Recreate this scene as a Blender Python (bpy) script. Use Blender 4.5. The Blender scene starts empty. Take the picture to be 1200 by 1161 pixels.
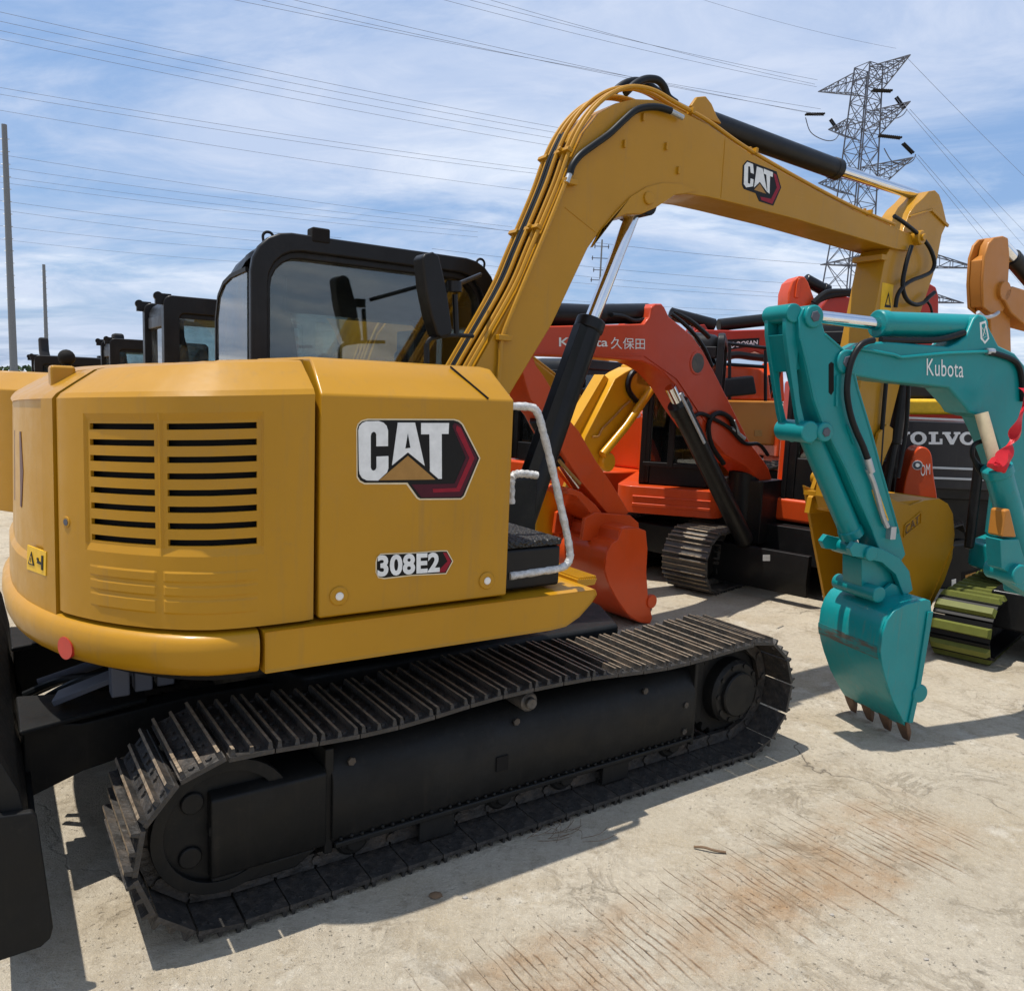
import bpy, bmesh, math, random
from mathutils import Vector, Matrix, Euler
R = math.radians
random.seed(11)
SC = bpy.context.scene
COL = SC.collection

# ------------------------------------------------------------------ camera model (solved from the photograph)
CH, CF, CPIT, CROL = 1.614, 936.49, 0.1301, 0.0411
_c, _s = math.cos(CPIT), math.sin(CPIT)
FW = Vector((0, _c, -_s)); _up = Vector((0, _s, _c)); _rt = Vector((1, 0, 0))
RT = _rt*math.cos(CROL) + _up*math.sin(CROL)
UP = _up*math.cos(CROL) - _rt*math.sin(CROL)
CO = Vector((0, 0, CH))

def ray(q):
    return FW + RT*((q[0]-600)/CF) - UP*((q[1]-580.5)/CF)

class Frame:
    """a machine's own axes on the ground: x forward, y left, z up"""
    def __init__(s, O, yaw):
        s.O = Vector((O[0], O[1], 0)); s.yaw = yaw
        s.a = Vector((math.cos(yaw), math.sin(yaw), 0)); s.n = Vector((-math.sin(yaw), math.cos(yaw), 0))
        s.M = Matrix.Translation(s.O) @ Matrix.Rotation(yaw, 4, 'Z')
    def pl(s, q, y=0.0):
        d = ray(q); t = ((s.O-CO).dot(s.n)+y)/d.dot(s.n); P = CO+d*t
        return ((P-s.O).dot(s.a), P.z)
    def P(s, q, y=0.0):
        x, z = s.pl(q, y); return Vector((x, y, z))
    def pls(s, qs, y=0.0):
        return [s.pl(q, y) for q in qs]
    def gz(s, q, z=0.0):
        d = ray(q); t = (z-CH)/d.z; P = CO+d*t
        return ((P-s.O).dot(s.a), (P-s.O).dot(s.n))

def ground(q, z=0.0):
    d = ray(q); t = (z-CH)/d.z; P = CO+d*t; return Vector((P.x, P.y, z))
def at(q, Y):
    d = ray(q); return CO + d*(Y/d.y)

# ------------------------------------------------------------------ materials
def newmat(name):
    m = bpy.data.materials.new(name); m.use_nodes = True
    nt = m.node_tree; nt.nodes.clear()
    o = nt.nodes.new('ShaderNodeOutputMaterial'); b = nt.nodes.new('ShaderNodeBsdfPrincipled')
    nt.links.new(b.outputs[0], o.inputs[0])
    return m, nt, b
def node(nt, t, **k):
    n = nt.nodes.new(t)
    for a, v in k.items():
        if a.startswith('i_'): n.inputs[a[2:].replace('_', ' ')].default_value = v
        else: setattr(n, a, v)
    return n
def noise(nt, vec, scale, detail=4, rough=.6, lo=.4, hi=.6):
    n = node(nt, 'ShaderNodeTexNoise'); n.inputs['Scale'].default_value = scale
    n.inputs['Detail'].default_value = detail; n.inputs['Roughness'].default_value = rough
    nt.links.new(vec, n.inputs['Vector'])
    r = node(nt, 'ShaderNodeMapRange'); r.inputs[1].default_value = lo; r.inputs[2].default_value = hi
    nt.links.new(n.outputs[0], r.inputs[0]); return r.outputs[0]
def mixc(nt, fac, a, b, mode='MIX'):
    m = node(nt, 'ShaderNodeMix', data_type='RGBA', blend_type=mode)
    for s, v in ((m.inputs[0], fac), (m.inputs[6], a), (m.inputs[7], b)):
        if isinstance(v, (int, float)): s.default_value = v
        elif isinstance(v, (tuple, list)): s.default_value = (*v[:3], 1)
        else: nt.links.new(v, s)
    return m.outputs[2]
def mathn(nt, op, a, b=None, clamp=False):
    m = node(nt, 'ShaderNodeMath', operation=op, use_clamp=clamp)
    for i, v in enumerate((a, b)):
        if v is None: continue
        if isinstance(v, (int, float)): m.inputs[i].default_value = v
        else: nt.links.new(v, m.inputs[i])
    return m.outputs[0]
def bump(nt, bsdf, h, strength=.3, dist=.01):
    b = node(nt, 'ShaderNodeBump'); b.inputs['Strength'].default_value = strength; b.inputs['Distance'].default_value = dist
    nt.links.new(h, b.inputs['Height']); nt.links.new(b.outputs[0], bsdf.inputs['Normal'])

def paint(name, rgb, rough=.35, coat=.35, dirt=.35, dirtc=(.16, .12, .075), scale=1.0, orange_peel=.03, streak=.15, spec=.5, scuff=.35):
    m, nt, b = newmat(name)
    tc = node(nt, 'ShaderNodeTexCoord'); v = tc.outputs['Object']
    big = noise(nt, v, 1.7*scale, 5, .6, .3, .75)
    c1 = mixc(nt, big, tuple(c*.90 for c in rgb), tuple(min(1, c*1.06) for c in rgb))
    mp = node(nt, 'ShaderNodeMapping'); mp.inputs['Scale'].default_value = (22*scale, 22*scale, 1.6*scale); nt.links.new(v, mp.inputs[0])
    st = noise(nt, mp.outputs[0], 1.0, 5, .7, .56, .80)
    c2 = mixc(nt, mathn(nt, 'MULTIPLY', st, streak), c1, dirtc)
    d = noise(nt, v, 9*scale, 8, .72, .56, .86)
    d2 = noise(nt, v, 60*scale, 3, .6, .45, .7)
    dd = mathn(nt, 'MULTIPLY', mathn(nt, 'MULTIPLY', d, d2), dirt)
    c3 = mixc(nt, dd, c2, dirtc)
    if scuff:
        mp2 = node(nt, 'ShaderNodeMapping'); mp2.inputs['Scale'].default_value = (3, 3, 130); mp2.inputs['Rotation'].default_value = (.25, .35, 0); nt.links.new(v, mp2.inputs[0])
        sc_ = mathn(nt, 'MULTIPLY', noise(nt, mp2.outputs[0], 2.2, 3, .6, .70, .74), noise(nt, v, 2.6, 5, .7, .54, .66))
        c3 = mixc(nt, mathn(nt, 'MULTIPLY', sc_, scuff), c3, tuple(min(1, x*1.5+.06) for x in rgb))
        sm_ = noise(nt, v, 2.2, 9, .8, .50, .74); c3 = mixc(nt, mathn(nt, 'MULTIPLY', sm_, scuff*.45), c3, tuple(x*.55+.05 for x in rgb))
    nt.links.new(c3, b.inputs['Base Color'])
    rr = node(nt, 'ShaderNodeMapRange'); rr.inputs[3].default_value = rough*.8; rr.inputs[4].default_value = min(1, rough*1.5)
    nt.links.new(noise(nt, v, 5*scale, 6, .7, .3, .75), rr.inputs[0]); nt.links.new(rr.outputs[0], b.inputs['Roughness'])
    b.inputs['Coat Weight'].default_value = coat; b.inputs['Coat Roughness'].default_value = .12; b.inputs['Specular IOR Level'].default_value = spec
    pn = node(nt, 'ShaderNodeTexNoise'); pn.inputs['Scale'].default_value = 14*scale; pn.inputs['Detail'].default_value = 3; nt.links.new(v, pn.inputs['Vector'])
    bump(nt, b, pn.outputs[0], orange_peel*3, .012)
    return m

def metal(name, rgb, rough=.4, metallic=1.0, var=.3, scale=20, dust=0, dustc=(.22, .16, .10), bmp=.1, up=0):
    m, nt, b = newmat(name)
    tc = node(nt, 'ShaderNodeTexCoord'); v = tc.outputs['Object']
    n1 = noise(nt, v, scale, 6, .7, .3, .7)
    c = mixc(nt, n1, tuple(x*(1-var) for x in rgb), tuple(min(1, x*(1+var)) for x in rgb))
    if dust:
        d = noise(nt, v, scale*.45, 8, .75, .46, .74)
        d = mathn(nt, 'MULTIPLY', d, dust)
        c = mixc(nt, d, c, dustc)
        mm = mathn(nt, 'MULTIPLY', mathn(nt, 'SUBTRACT', 1.0, d), metallic); nt.links.new(mm, b.inputs['Metallic'])
    else: b.inputs['Metallic'].default_value = metallic
    nt.links.new(c, b.inputs['Base Color'])
    rr = node(nt, 'ShaderNodeMapRange'); rr.inputs[3].default_value = rough*.75; rr.inputs[4].default_value = min(1, rough*1.35)
    nt.links.new(n1, rr.inputs[0]); nt.links.new(rr.outputs[0], b.inputs['Roughness'])
    if bmp:
        pn = node(nt, 'ShaderNodeTexNoise'); pn.inputs['Scale'].default_value = scale*2.5; pn.inputs['Detail'].default_value = 5; nt.links.new(v, pn.inputs['Vector'])
        bump(nt, b, pn.outputs[0], bmp, .01)
    return m

def plain(name, rgb, rough=.5, coat=0):
    m, nt, b = newmat(name)
    tc = node(nt, 'ShaderNodeTexCoord')
    n1 = noise(nt, tc.outputs['Object'], 30, 4, .6, .3, .7)
    nt.links.new(mixc(nt, n1, tuple(x*.9 for x in rgb), tuple(min(1, x*1.08) for x in rgb)), b.inputs['Base Color'])
    b.inputs['Roughness'].default_value = rough; b.inputs['Coat Weight'].default_value = coat; b.inputs['Specular IOR Level'].default_value = .2
    return m

def glass(name, tint=(.30, .36, .36), dusty=.06):
    m = bpy.data.materials.new(name); m.use_nodes = True; nt = m.node_tree; nt.nodes.clear()
    o = node(nt, 'ShaderNodeOutputMaterial')
    tr = node(nt, 'ShaderNodeBsdfTransparent'); tr.inputs[0].default_value = (*tint, 1)
    gl = node(nt, 'ShaderNodeBsdfGlossy'); gl.inputs['Roughness'].default_value = .02; gl.inputs[0].default_value = (1, 1, 1, 1)
    df = node(nt, 'ShaderNodeBsdfDiffuse'); df.inputs[0].default_value = (.3, .32, .32, 1)
    fr = node(nt, 'ShaderNodeFresnel'); fr.inputs[0].default_value = 1.5
    f2 = mathn(nt, 'ADD', mathn(nt, 'MULTIPLY', fr.outputs[0], 1.25), .02, True)
    m1 = node(nt, 'ShaderNodeMixShader'); nt.links.new(f2, m1.inputs[0]); nt.links.new(tr.outputs[0], m1.inputs[1]); nt.links.new(gl.outputs[0], m1.inputs[2])
    tc = node(nt, 'ShaderNodeTexCoord')
    dn = mathn(nt, 'MULTIPLY', noise(nt, tc.outputs['Object'], 4, 6, .7, .4, .8), dusty)
    m2 = node(nt, 'ShaderNodeMixShader'); nt.links.new(dn, m2.inputs[0]); nt.links.new(m1.outputs[0], m2.inputs[1]); nt.links.new(df.outputs[0], m2.inputs[2])
    nt.links.new(m2.outputs[0], o.inputs[0]); return m

M = {}
M['yel'] = paint('ochre_paint', (.425, .205, .007), .36, .14, .42, streak=.28, spec=.26, scuff=.45)
M['yel2'] = paint('golden_yellow_paint', (.60, .30, .006), .4, .15, .4, spec=.3)
M['yel3'] = paint('ochre_paint_far', (.42, .20, .008), .42, .12, .4, spec=.3)
M['teal'] = paint('teal_paint', (.0015, .22, .225), .33, .12, .85, spec=.30, scuff=.9, dirtc=(.07, .06, .05), scale=1.4, streak=.1)
M['tealw'] = paint('scraped_teal_paint', (.002, .245, .25), .34, .14, 1.0, dirtc=(.16, .13, .10), scale=2.2, streak=.5, spec=.35, scuff=1.0)
def wearmat():
    m, nt, bs = newmat('scraped_bare_patch'); tc = node(nt, 'ShaderNodeTexCoord'); v = tc.outputs['Object']
    mp = node(nt, 'ShaderNodeMapping'); mp.inputs['Scale'].default_value = (6, 3, 18); nt.links.new(v, mp.inputs[0])
    nt.links.new(mixc(nt, noise(nt, mp.outputs[0], 2.2, 9, .75, .47, .55), (.002, .19, .19), (.085, .075, .06)), bs.inputs['Base Color']); bs.inputs['Roughness'].default_value = .45; return m
M['wear'] = wearmat()
M['orr'] = paint('orange_red_boom_paint', (.50, .045, .008), .36, .16, .4, spec=.3, dirtc=(.12, .05, .03))
M['org'] = paint('orange_red_paint', (.60, .062, .006), .36, .16, .6, spec=.3, scuff=.7, dirtc=(.12, .06, .03))
M['red'] = paint('deep_red_paint', (.34, .022, .008), .35, .18, .35, spec=.3, dirtc=(.10, .04, .02))
M['amb'] = paint('amber_orange_paint', (.43, .165, .022), .40, .12, .5, spec=.3, dirtc=(.12, .07, .03))
M['char'] = paint('charcoal_paint', (.020, .019, .022), .42, .08, .3, spec=.25, dirtc=(.12, .10, .08))
M['blk'] = paint('black_paint', (.0075, .0075, .008), .40, .06, .30, spec=.22, dirtc=(.05, .042, .032))
M['und'] = paint('black_undercarriage_paint', (.0095, .0095, .009), .48, .0, .55, spec=.22, dirtc=(.055, .042, .03), scale=1.5, streak=.22)
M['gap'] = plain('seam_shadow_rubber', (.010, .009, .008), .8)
M['rub'] = plain('black_rubber', (.009, .009, .009), .55)
M['hose'] = plain('hydraulic_hose_rubber', (.008, .009, .010), .42)
M['chrome'] = metal('chrome_rod', (.72, .73, .75), .12, 1, .05, 15, bmp=0)
M['steel'] = metal('galvanised_steel', (.42, .44, .46), .45, .8, .2, 8, bmp=.05)
M['lat'] = metal('tower_lattice_steel', (.085, .09, .11), .6, .3, .15, 2, bmp=0)
M['shoe'] = metal('track_shoe_steel', (.042, .039, .036), .50, .3, .4, 26, .70, (.115, .082, .054), .5)
M['grous'] = metal('worn_grouser_steel', (.27, .21, .145), .45, .4, .5, 38, .65, (.24, .14, .07), .4)
M['shoe2'] = metal('dark_track_steel', (.085, .08, .075), .5, .4, .35, 22, .7, (.17, .13, .09), .25)
M['olive'] = plain('olive_rubber_pad', (.125, .135, .028), .55)
M['white'] = plain('white_vinyl', (.72, .72, .70), .4)
M['dec_blk'] = plain('black_vinyl', (.006, .006, .0065), .45)
M['dec_red'] = plain('crimson_vinyl', (.24, .008, .022), .4)
M['dec_mar'] = plain('maroon_vinyl', (.06, .006, .016), .4)
M['dec_gold'] = plain('gold_vinyl', (.34, .18, .05), .4)
M['dec_edge'] = plain('cream_vinyl_edge', (.66, .55, .36), .45)
M['warn'] = plain('warning_yellow_vinyl', (.72, .42, .02), .4)
M['redspot'] = plain('red_reflector', (.50, .035, .022), .35, .4)
M['lens'] = plain('clear_cap', (.75, .72, .66), .15, .5)
M['glass'] = glass('cab_glass', (.84, .90, .88), .035)
M['glassr'] = glass('clear_cab_glass', (.72, .80, .80), .3)
M['glassd'] = glass('dark_glass', (.52, .58, .58), .05)
M['seat'] = plain('seat_fabric', (.03, .03, .032), .85)
M['tooth'] = metal('rusty_tooth_steel', (.13, .075, .045), .6, .3, .4, 40, .5, (.22, .10, .04), .3)
M['ribbon'] = plain('red_ribbon', (.55, .02, .03), .45)
M['inner'] = paint('bucket_inside', (.42, .19, .03), .5, .1, .6)
M['leaf'] = plain('tree_foliage', (.03, .05, .018), .8)
M['twig'] = plain('dry_twig', (.17, .11, .065), .85)
M['stone'] = plain('pale_stone', (.34, .31, .27), .9)
M['cyan'] = plain('pale_cyan_vinyl', (.55, .75, .72), .4)
M['conc'] = plain('concrete_pole', (.15, .16, .17), .8)

def film():
    m, nt, b = newmat('white_plastic_wrap')
    tc = node(nt, 'ShaderNodeTexCoord'); v = tc.outputs['Object']
    w = node(nt, 'ShaderNodeTexNoise'); w.inputs['Scale'].default_value = 38; w.inputs['Detail'].default_value = 6; w.inputs['Distortion'].default_value = 1.2; nt.links.new(v, w.inputs['Vector'])
    n1 = noise(nt, v, 45, 5, .7, .38, .62)
    nt.links.new(mixc(nt, n1, (.40, .39, .365), (.62, .61, .59)), b.inputs['Base Color']); b.inputs['Roughness'].default_value = .3
    b.inputs['Coat Weight'].default_value = .4
    bump(nt, b, w.outputs[0], .6, .012); return m
M['film'] = film()
def matrubber():
    m, nt, b = newmat('ribbed_step_mat')
    tc = node(nt, 'ShaderNodeTexCoord'); v = tc.outputs['Object']
    w = node(nt, 'ShaderNodeTexVoronoi'); w.inputs['Scale'].default_value = 70; nt.links.new(v, w.inputs['Vector'])
    b.inputs['Base Color'].default_value = (.022, .021, .02, 1); b.inputs['Roughness'].default_value = .5
    bump(nt, b, w.outputs[0], 1, .02); return m
M['mat'] = matrubber()

# ------------------------------------------------------------------ mesh builder
class MB:
    def __init__(s): s.v = []; s.f = []; s.m = []
    def add(s, vs, fs, m=0):
        b = len(s.v); s.v += [tuple(v) for v in vs]
        for f in fs: s.f.append([i+b for i in f]); s.m.append(m)
        return s
    def prism(s, pts, y0, y1, m=0):
        n = len(pts)
        vs = [(x, y0, z) for x, z in pts]+[(x, y1, z) for x, z in pts]
        return s.add(vs, [list(range(n)), list(range(2*n-1, n-1, -1))]+[[i, (i+1) % n, n+(i+1) % n, n+i] for i in range(n)], m)
    def prismz(s, pts, z0, z1, m=0):
        n = len(pts)
        vs = [(x, y, z0) for x, y in pts]+[(x, y, z1) for x, y in pts]
        return s.add(vs, [list(range(n)), list(range(2*n-1, n-1, -1))]+[[i, (i+1) % n, n+(i+1) % n, n+i] for i in range(n)], m)
    def box(s, x0, x1, y0, y1, z0, z1, m=0):
        return s.prismz([(x0, y0), (x1, y0), (x1, y1), (x0, y1)], z0, z1, m)
    def bar(s, p0, p1, w, h, m=0, up=(0, 0, 1)):
        p0 = Vector(p0); p1 = Vector(p1); d = (p1-p0).normalized(); u = Vector(up)
        if abs(d.dot(u)) > .98: u = Vector((0, 1, 0))
        sd = d.cross(u).normalized(); u = sd.cross(d)
        vs = []
        for p in (p0, p1):
            for a, b in ((-1, -1), (1, -1), (1, 1), (-1, 1)): vs.append(p+sd*(a*w/2)+u*(b*h/2))
        return s.add(vs, [[3, 2, 1, 0], [4, 5, 6, 7], [0, 1, 5, 4], [1, 2, 6, 5], [2, 3, 7, 6], [3, 0, 4, 7]], m)
    def rings(s, rs, m=0, closed=True, cap=True):
        n = len(rs[0]); vs = [p for r in rs for p in r]; fs = []
        for k in range(len(rs)-1):
            for i in range(n if closed else n-1):
                j = (i+1) % n; fs.append([k*n+i, k*n+j, (k+1)*n+j, (k+1)*n+i])
        if cap and closed: fs += [list(range(n-1, -1, -1)), list(range((len(rs)-1)*n, len(rs)*n))]
        return s.add(vs, fs, m)
    def tube(s, pts, r, n=8, m=0, smooth=0, cap=True):
        pts = [Vector(p) for p in pts]
        if smooth: pts = spline(pts, smooth)
        rs = r if isinstance(r, (list, tuple)) else [r]*len(pts)
        T = [(pts[min(i+1, len(pts)-1)]-pts[max(i-1, 0)]).normalized() for i in range(len(pts))]
        u = T[0].orthogonal().normalized(); out = []
        for i, p in enumerate(pts):
            u = (u - T[i]*u.dot(T[i])).normalized(); w = T[i].cross(u)
            out.append([p+(u*math.cos(2*math.pi*k/n)+w*math.sin(2*math.pi*k/n))*rs[i] for k in range(n)])
        return s.rings(out, m, True, cap)
    def cyl(s, p0, p1, r, n=20, m=0, r1=None, ch=0):
        p0 = Vector(p0); p1 = Vector(p1); d = (p1-p0).normalized(); r1 = r if r1 is None else r1
        if ch: return s.tubeP([p0, p0+d*ch, p1-d*ch, p1], [r-ch, r, r1, r1-ch], n, m)
        return s.tubeP([p0, p1], [r, r1], n, m)
    def tubeP(s, pts, rs, n, m):
        d = (pts[-1]-pts[0]).normalized(); u = d.orthogonal().normalized(); w = d.cross(u)
        return s.rings([[p+(u*math.cos(2*math.pi*k/n)+w*math.sin(2*math.pi*k/n))*r for k in range(n)] for p, r in zip(pts, rs)], m)
    def ball(s, c, r, n=12, m=0, sz=1):
        c = Vector(c)
        return s.rings([[c+Vector((math.sin(a)*math.cos(2*math.pi*k/n)*r, math.sin(a)*math.sin(2*math.pi*k/n)*r, -math.cos(a)*r*sz)) for k in range(n)] for a in [math.pi*(i+.02)/(8.04) for i in range(9)]], m)
    def strip(s, outer, inner, y0, y1, m=0):
        """a closed frame between two loops of (x,z), thickened in y"""
        n = len(outer); vs = []
        for y in (y0, y1): vs += [(x, y, z) for x, z in outer]+[(x, y, z) for x, z in inner]
        fs = []
        for i in range(n):
            j = (i+1) % n
            fs += [[i, j, n+j, n+i], [2*n+i, 3*n+i, 3*n+j, 2*n+j], [i, 2*n+i, 2*n+j, j], [n+i, n+j, 3*n+j, 3*n+i]]
        return s.add(vs, fs, m)
    def build(s, name, mats, parent=None, bevel=0, ang=38, seg=2, frame=None, loc=None):
        me = bpy.data.meshes.new(name); me.from_pydata(s.v, [], s.f)
        for mt in (mats if isinstance(mats, (list, tuple)) else [mats]): me.materials.append(M[mt] if isinstance(mt, str) else mt)
        for p, k in zip(me.polygons, s.m): p.material_index = k; p.use_smooth = True
        bm = bmesh.new(); bm.from_mesh(me); bmesh.ops.recalc_face_normals(bm, faces=bm.faces); bm.to_mesh(me); bm.free()
        me.set_sharp_from_angle(angle=R(ang))
        o = bpy.data.objects.new(name, me); COL.objects.link(o)
        if bevel:
            b = o.modifiers.new('bevel', 'BEVEL'); b.width = bevel; b.segments = seg; b.limit_method = 'ANGLE'; b.angle_limit = R(40); b.harden_normals = True
        place(o, parent, frame)
        if loc: o.location = loc
        return o

def place(o, parent=None, frame=None):
    if parent: o.parent = parent
    if frame is not None:
        pm = parent_matrix(parent) if parent else Matrix.Identity(4)
        o.matrix_basis = pm.inverted() @ frame.M
def parent_matrix(o):
    m = Matrix.Identity(4)
    while o is not None:
        m = o.matrix_basis @ m; o = o.parent
    return m
def spline(P, k):
    out = []; n = len(P)
    for i in range(n-1):
        a, b, c, d = P[max(i-1, 0)], P[i], P[i+1], P[min(i+2, n-1)]
        for j in range(k):
            t = j/k
            out.append(.5*((2*b)+(c-a)*t+(2*a-5*b+4*c-d)*t*t+(3*b-a-3*c+d)*t*t*t))
    out.append(P[-1]); return out
def spl2(P, k):
    return [(v.x, v.z) for v in spline([Vector((x, 0, z)) for x, z in P], k)]
def rrect(x0, x1, z0, z1, r, n=5, rb=None):
    rb = r if rb is None else rb; o = []
    for cx, cz, a0, q in ((x0+rb, z0+rb, 180, rb), (x1-rb, z0+rb, 270, rb), (x1-r, z1-r, 0, r), (x0+r, z1-r, 90, r)):
        for i in range(n): a = R(a0+90*i/(n-1)); o.append((cx+q*math.cos(a), cz+q*math.sin(a)))
    return o
def thing(name, label, cat, frame=None, loc=None, group=None):
    o = bpy.data.objects.new(name, None); COL.objects.link(o); o.empty_display_size = .3
    if frame is not None: o.matrix_basis = frame.M
    if loc: o.location = loc
    return tag(o, label, cat, group)
def tag(o, label, cat, group=None):
    o['label'] = label; o['category'] = cat
    if group: o['group'] = group
    return o
def structure(o, kind='structure'):
    o['kind'] = kind; return o

# ------------------------------------------------------------------ lettering
def text2d(body, offset=0.0, space=1.0):
    cu = bpy.data.curves.new('t', 'FONT'); cu.body = body; cu.offset = offset; cu.space_character = space; cu.resolution_u = 4
    o = bpy.data.objects.new('t', cu); COL.objects.link(o)
    dg = bpy.context.evaluated_depsgraph_get()
    me = bpy.data.meshes.new_from_object(o.evaluated_get(dg))
    vs = [(v.co.x, v.co.y) for v in me.vertices]; fs = [list(p.vertices) for p in me.polygons]
    bpy.data.objects.remove(o); bpy.data.curves.remove(cu); bpy.data.meshes.remove(me)
    x0 = min(v[0] for v in vs); x1 = max(v[0] for v in vs); y0 = min(v[1] for v in vs); y1 = max(v[1] for v in vs)
    return [((x-x0)/(x1-x0), (y-y0)/(y1-y0)) for x, y in vs], fs
def text_px(mb, body, F, quad, y, m=0, offset=0.0, space=1.0):
    """lettering fitted into a quad (bl, br, tr, tl picture points carried onto the plane y of frame F)"""
    vs, fs = text2d(body, offset, space); c = [Vector(F.P(q, y)) for q in quad]
    mb.add([(c[0]*(1-u)+c[1]*u)*(1-v)+(c[3]*(1-u)+c[2]*u)*v for u, v in vs], fs, m)
    return mb
def decal(mb, F, pts, y, dy, m=0, k=0):
    """a thin plate of vinyl standing dy proud of the plane y"""
    p = F.pls(pts, y)
    if k: p = spl2(p+[p[0]], k)[:-1]
    a, b = (y, y+dy); mb.prism(p, min(a, b), max(a, b), m); return mb

# ------------------------------------------------------------------ crawler tracks
def track_path(L, Rp, zc, sag=None):
    P = 2*L+2*math.pi*Rp
    def f(s):
        s %= P
        if s < L: return (s, zc-Rp, 0.0)
        s -= L
        if s < math.pi*Rp: a = s/Rp; return (L+Rp*math.sin(a), zc-Rp*math.cos(a), a)
        s -= math.pi*Rp
        if s < L:
            x = L-s; dz = 0; sl = 0
            if sag: dz = sag(x/L); sl = (sag(x/L+.01)-sag(x/L-.01))/(.02*L)
            return (x, zc+Rp+dz, math.pi+math.atan(sl))
        s -= L; a = math.pi+s/Rp
        return (Rp*math.sin(a), zc-Rp*math.cos(a), a)
    return f, P
def track(parent, frame, L, Rr, W, pitch, style='steel', shoe_m=('shoe', 'grous'), sag=None, gh=.022, width_frame=.5, motor=True, detail=True, rib=3, wheel_m='und', phase=0):
    """near edge at y=0, far edge at y=W; wheel centres at x=0 and x=L"""
    th = .014; Rp = Rr-gh-th
    f, P = track_path(L, Rp, Rr, sag); n = round(P/pitch); pitch = P/n
    mb = MB(); c0, c1 = W*.36, W*.64
    for k in range(n):                                   # chain links
        x, z, a = f((k+.5)*pitch+phase); t = Vector((math.cos(a), 0, math.sin(a))); nn = Vector((math.sin(a), 0, -math.cos(a)))
        for yy in (c0, c1):
            p = Vector((x, yy, z)); mb.bar(p-t*pitch*.46-nn*.03, p+t*pitch*.46-nn*.03, .022, .05, 0, nn)
        mb.cyl((x-nn.x*.035+t.x*pitch*.5, c0-.02, z-nn.z*.035+t.z*pitch*.5), (x-nn.x*.035+t.x*pitch*.5, c1+.02, z-nn.z*.035+t.z*pitch*.5), .016, 8)
    tr = mb.build('crawler_track', shoe_m[0], parent, frame=frame)
    sb = MB(); hp = pitch/2
    if style == 'steel':
        sb.box(-hp*.97, hp*.97, 0, W, 0, th, 0)
        for i in range(rib):
            u = (-.80+1.6*i/(rib-1))*hp; w = .0075 if rib > 2 else .009
            hh = gh if (i in (0, rib-1)) else gh*.8
            vs = [(u-w, .002, th), (u+w, .002, th), (u+w*.6, .004, th+hh), (u-w*.6, .004, th+hh)]
            vs += [(a, W-b, c) for a, b, c in vs]
            sb.add(vs, [[0, 1, 5, 4], [1, 2, 6, 5], [3, 0, 4, 7], [0, 3, 2, 1], [4, 5, 6, 7]], 0); sb.add(vs, [[2, 3, 7, 6]], 1)
        if detail:
            for u in (-.38, .36):
                for yy in (.07, .30, .42, .58, .70, .93):
                    sb.cyl((u*hp, W*yy, th), (u*hp, W*yy, th+.007), .0095, 6, 0)
                sb.cyl((u*hp, W*.07, -.004), (u*hp, W*.07, 0), .009, 8, 0); sb.cyl((u*hp, W*.93, -.004), (u*hp, W*.93, 0), .009, 8, 0)
        mats = list(shoe_m)
    else:
        sb.box(-hp, hp, 0, W, -.004, th, 0)
        sb.rings([[(-hp*.52, -.004, th), (hp*.52, -.004, th), (hp*.52, W+.004, th), (-hp*.52, W+.004, th)], [(-hp*.38, .012, th+gh), (hp*.38, .012, th+gh), (hp*.38, W-.012, th+gh), (-hp*.38, W-.012, th+gh)]], 1)
        mats = list(shoe_m)
    me = None
    for k in range(n):
        x, z, a = f((k+.5)*pitch+phase)
        if me is None:
            o = sb.build('track_shoe', mats, tr, bevel=0, ang=30); me = o.data
        else:
            o = bpy.data.objects.new('track_shoe', me); COL.objects.link(o); o.parent = tr
        o.matrix_basis = shoe_matrix(x, z, a)
    return tr, f, P
def shoe_matrix(x, z, a):
    nn = Vector((math.sin(a), 0, -math.cos(a)))
    yv = Vector((0, 1, 0)); xv = yv.cross(nn)
    return Matrix(((xv.x, 0, nn.x, x), (xv.y, 1, nn.y, 0), (xv.z, 0, nn.z, z), (0, 0, 0, 1)))
def small_wheels(tr, L, Rr, W, wheel_m='und', rollers=5, gh=.022):
    ri = Rr-gh-.014-.045
    o = MB(); o.cyl((0, W*.28, Rr), (0, W*.72, Rr), ri, 32, ch=.02); o.cyl((0, W*.22, Rr), (0, W*.30, Rr), ri*.55, 24, ch=.01)
    o.build('idler_wheel', wheel_m, tr, .006)
    o = MB(); o.cyl((L, W*.34, Rr), (L, W*.66, Rr), ri*.95, 24, ch=.015); o.cyl((L, W*.10, Rr), (L, W*.4, Rr), ri*.5, 24, ch=.012)
    o.build('drive_sprocket', wheel_m, tr, .005)
    for i in range(rollers):
        x = L*(.14+.72*i/(rollers-1)); o = MB(); rz = .075
        o.cyl((x, W*.30, rz+gh+.06), (x, W*.70, rz+gh+.06), rz, 18, ch=.01); o.build('track_roller', wheel_m, tr)
    b = MB(); b.prism([(-.02, Rr-.1), (L*.92, Rr-.14), (L*.92, Rr+.1), (.1, Rr+.12), (-.02, Rr+.08)], W*.26, W*.74)
    b.build('track_frame', wheel_m, tr, .01)
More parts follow.
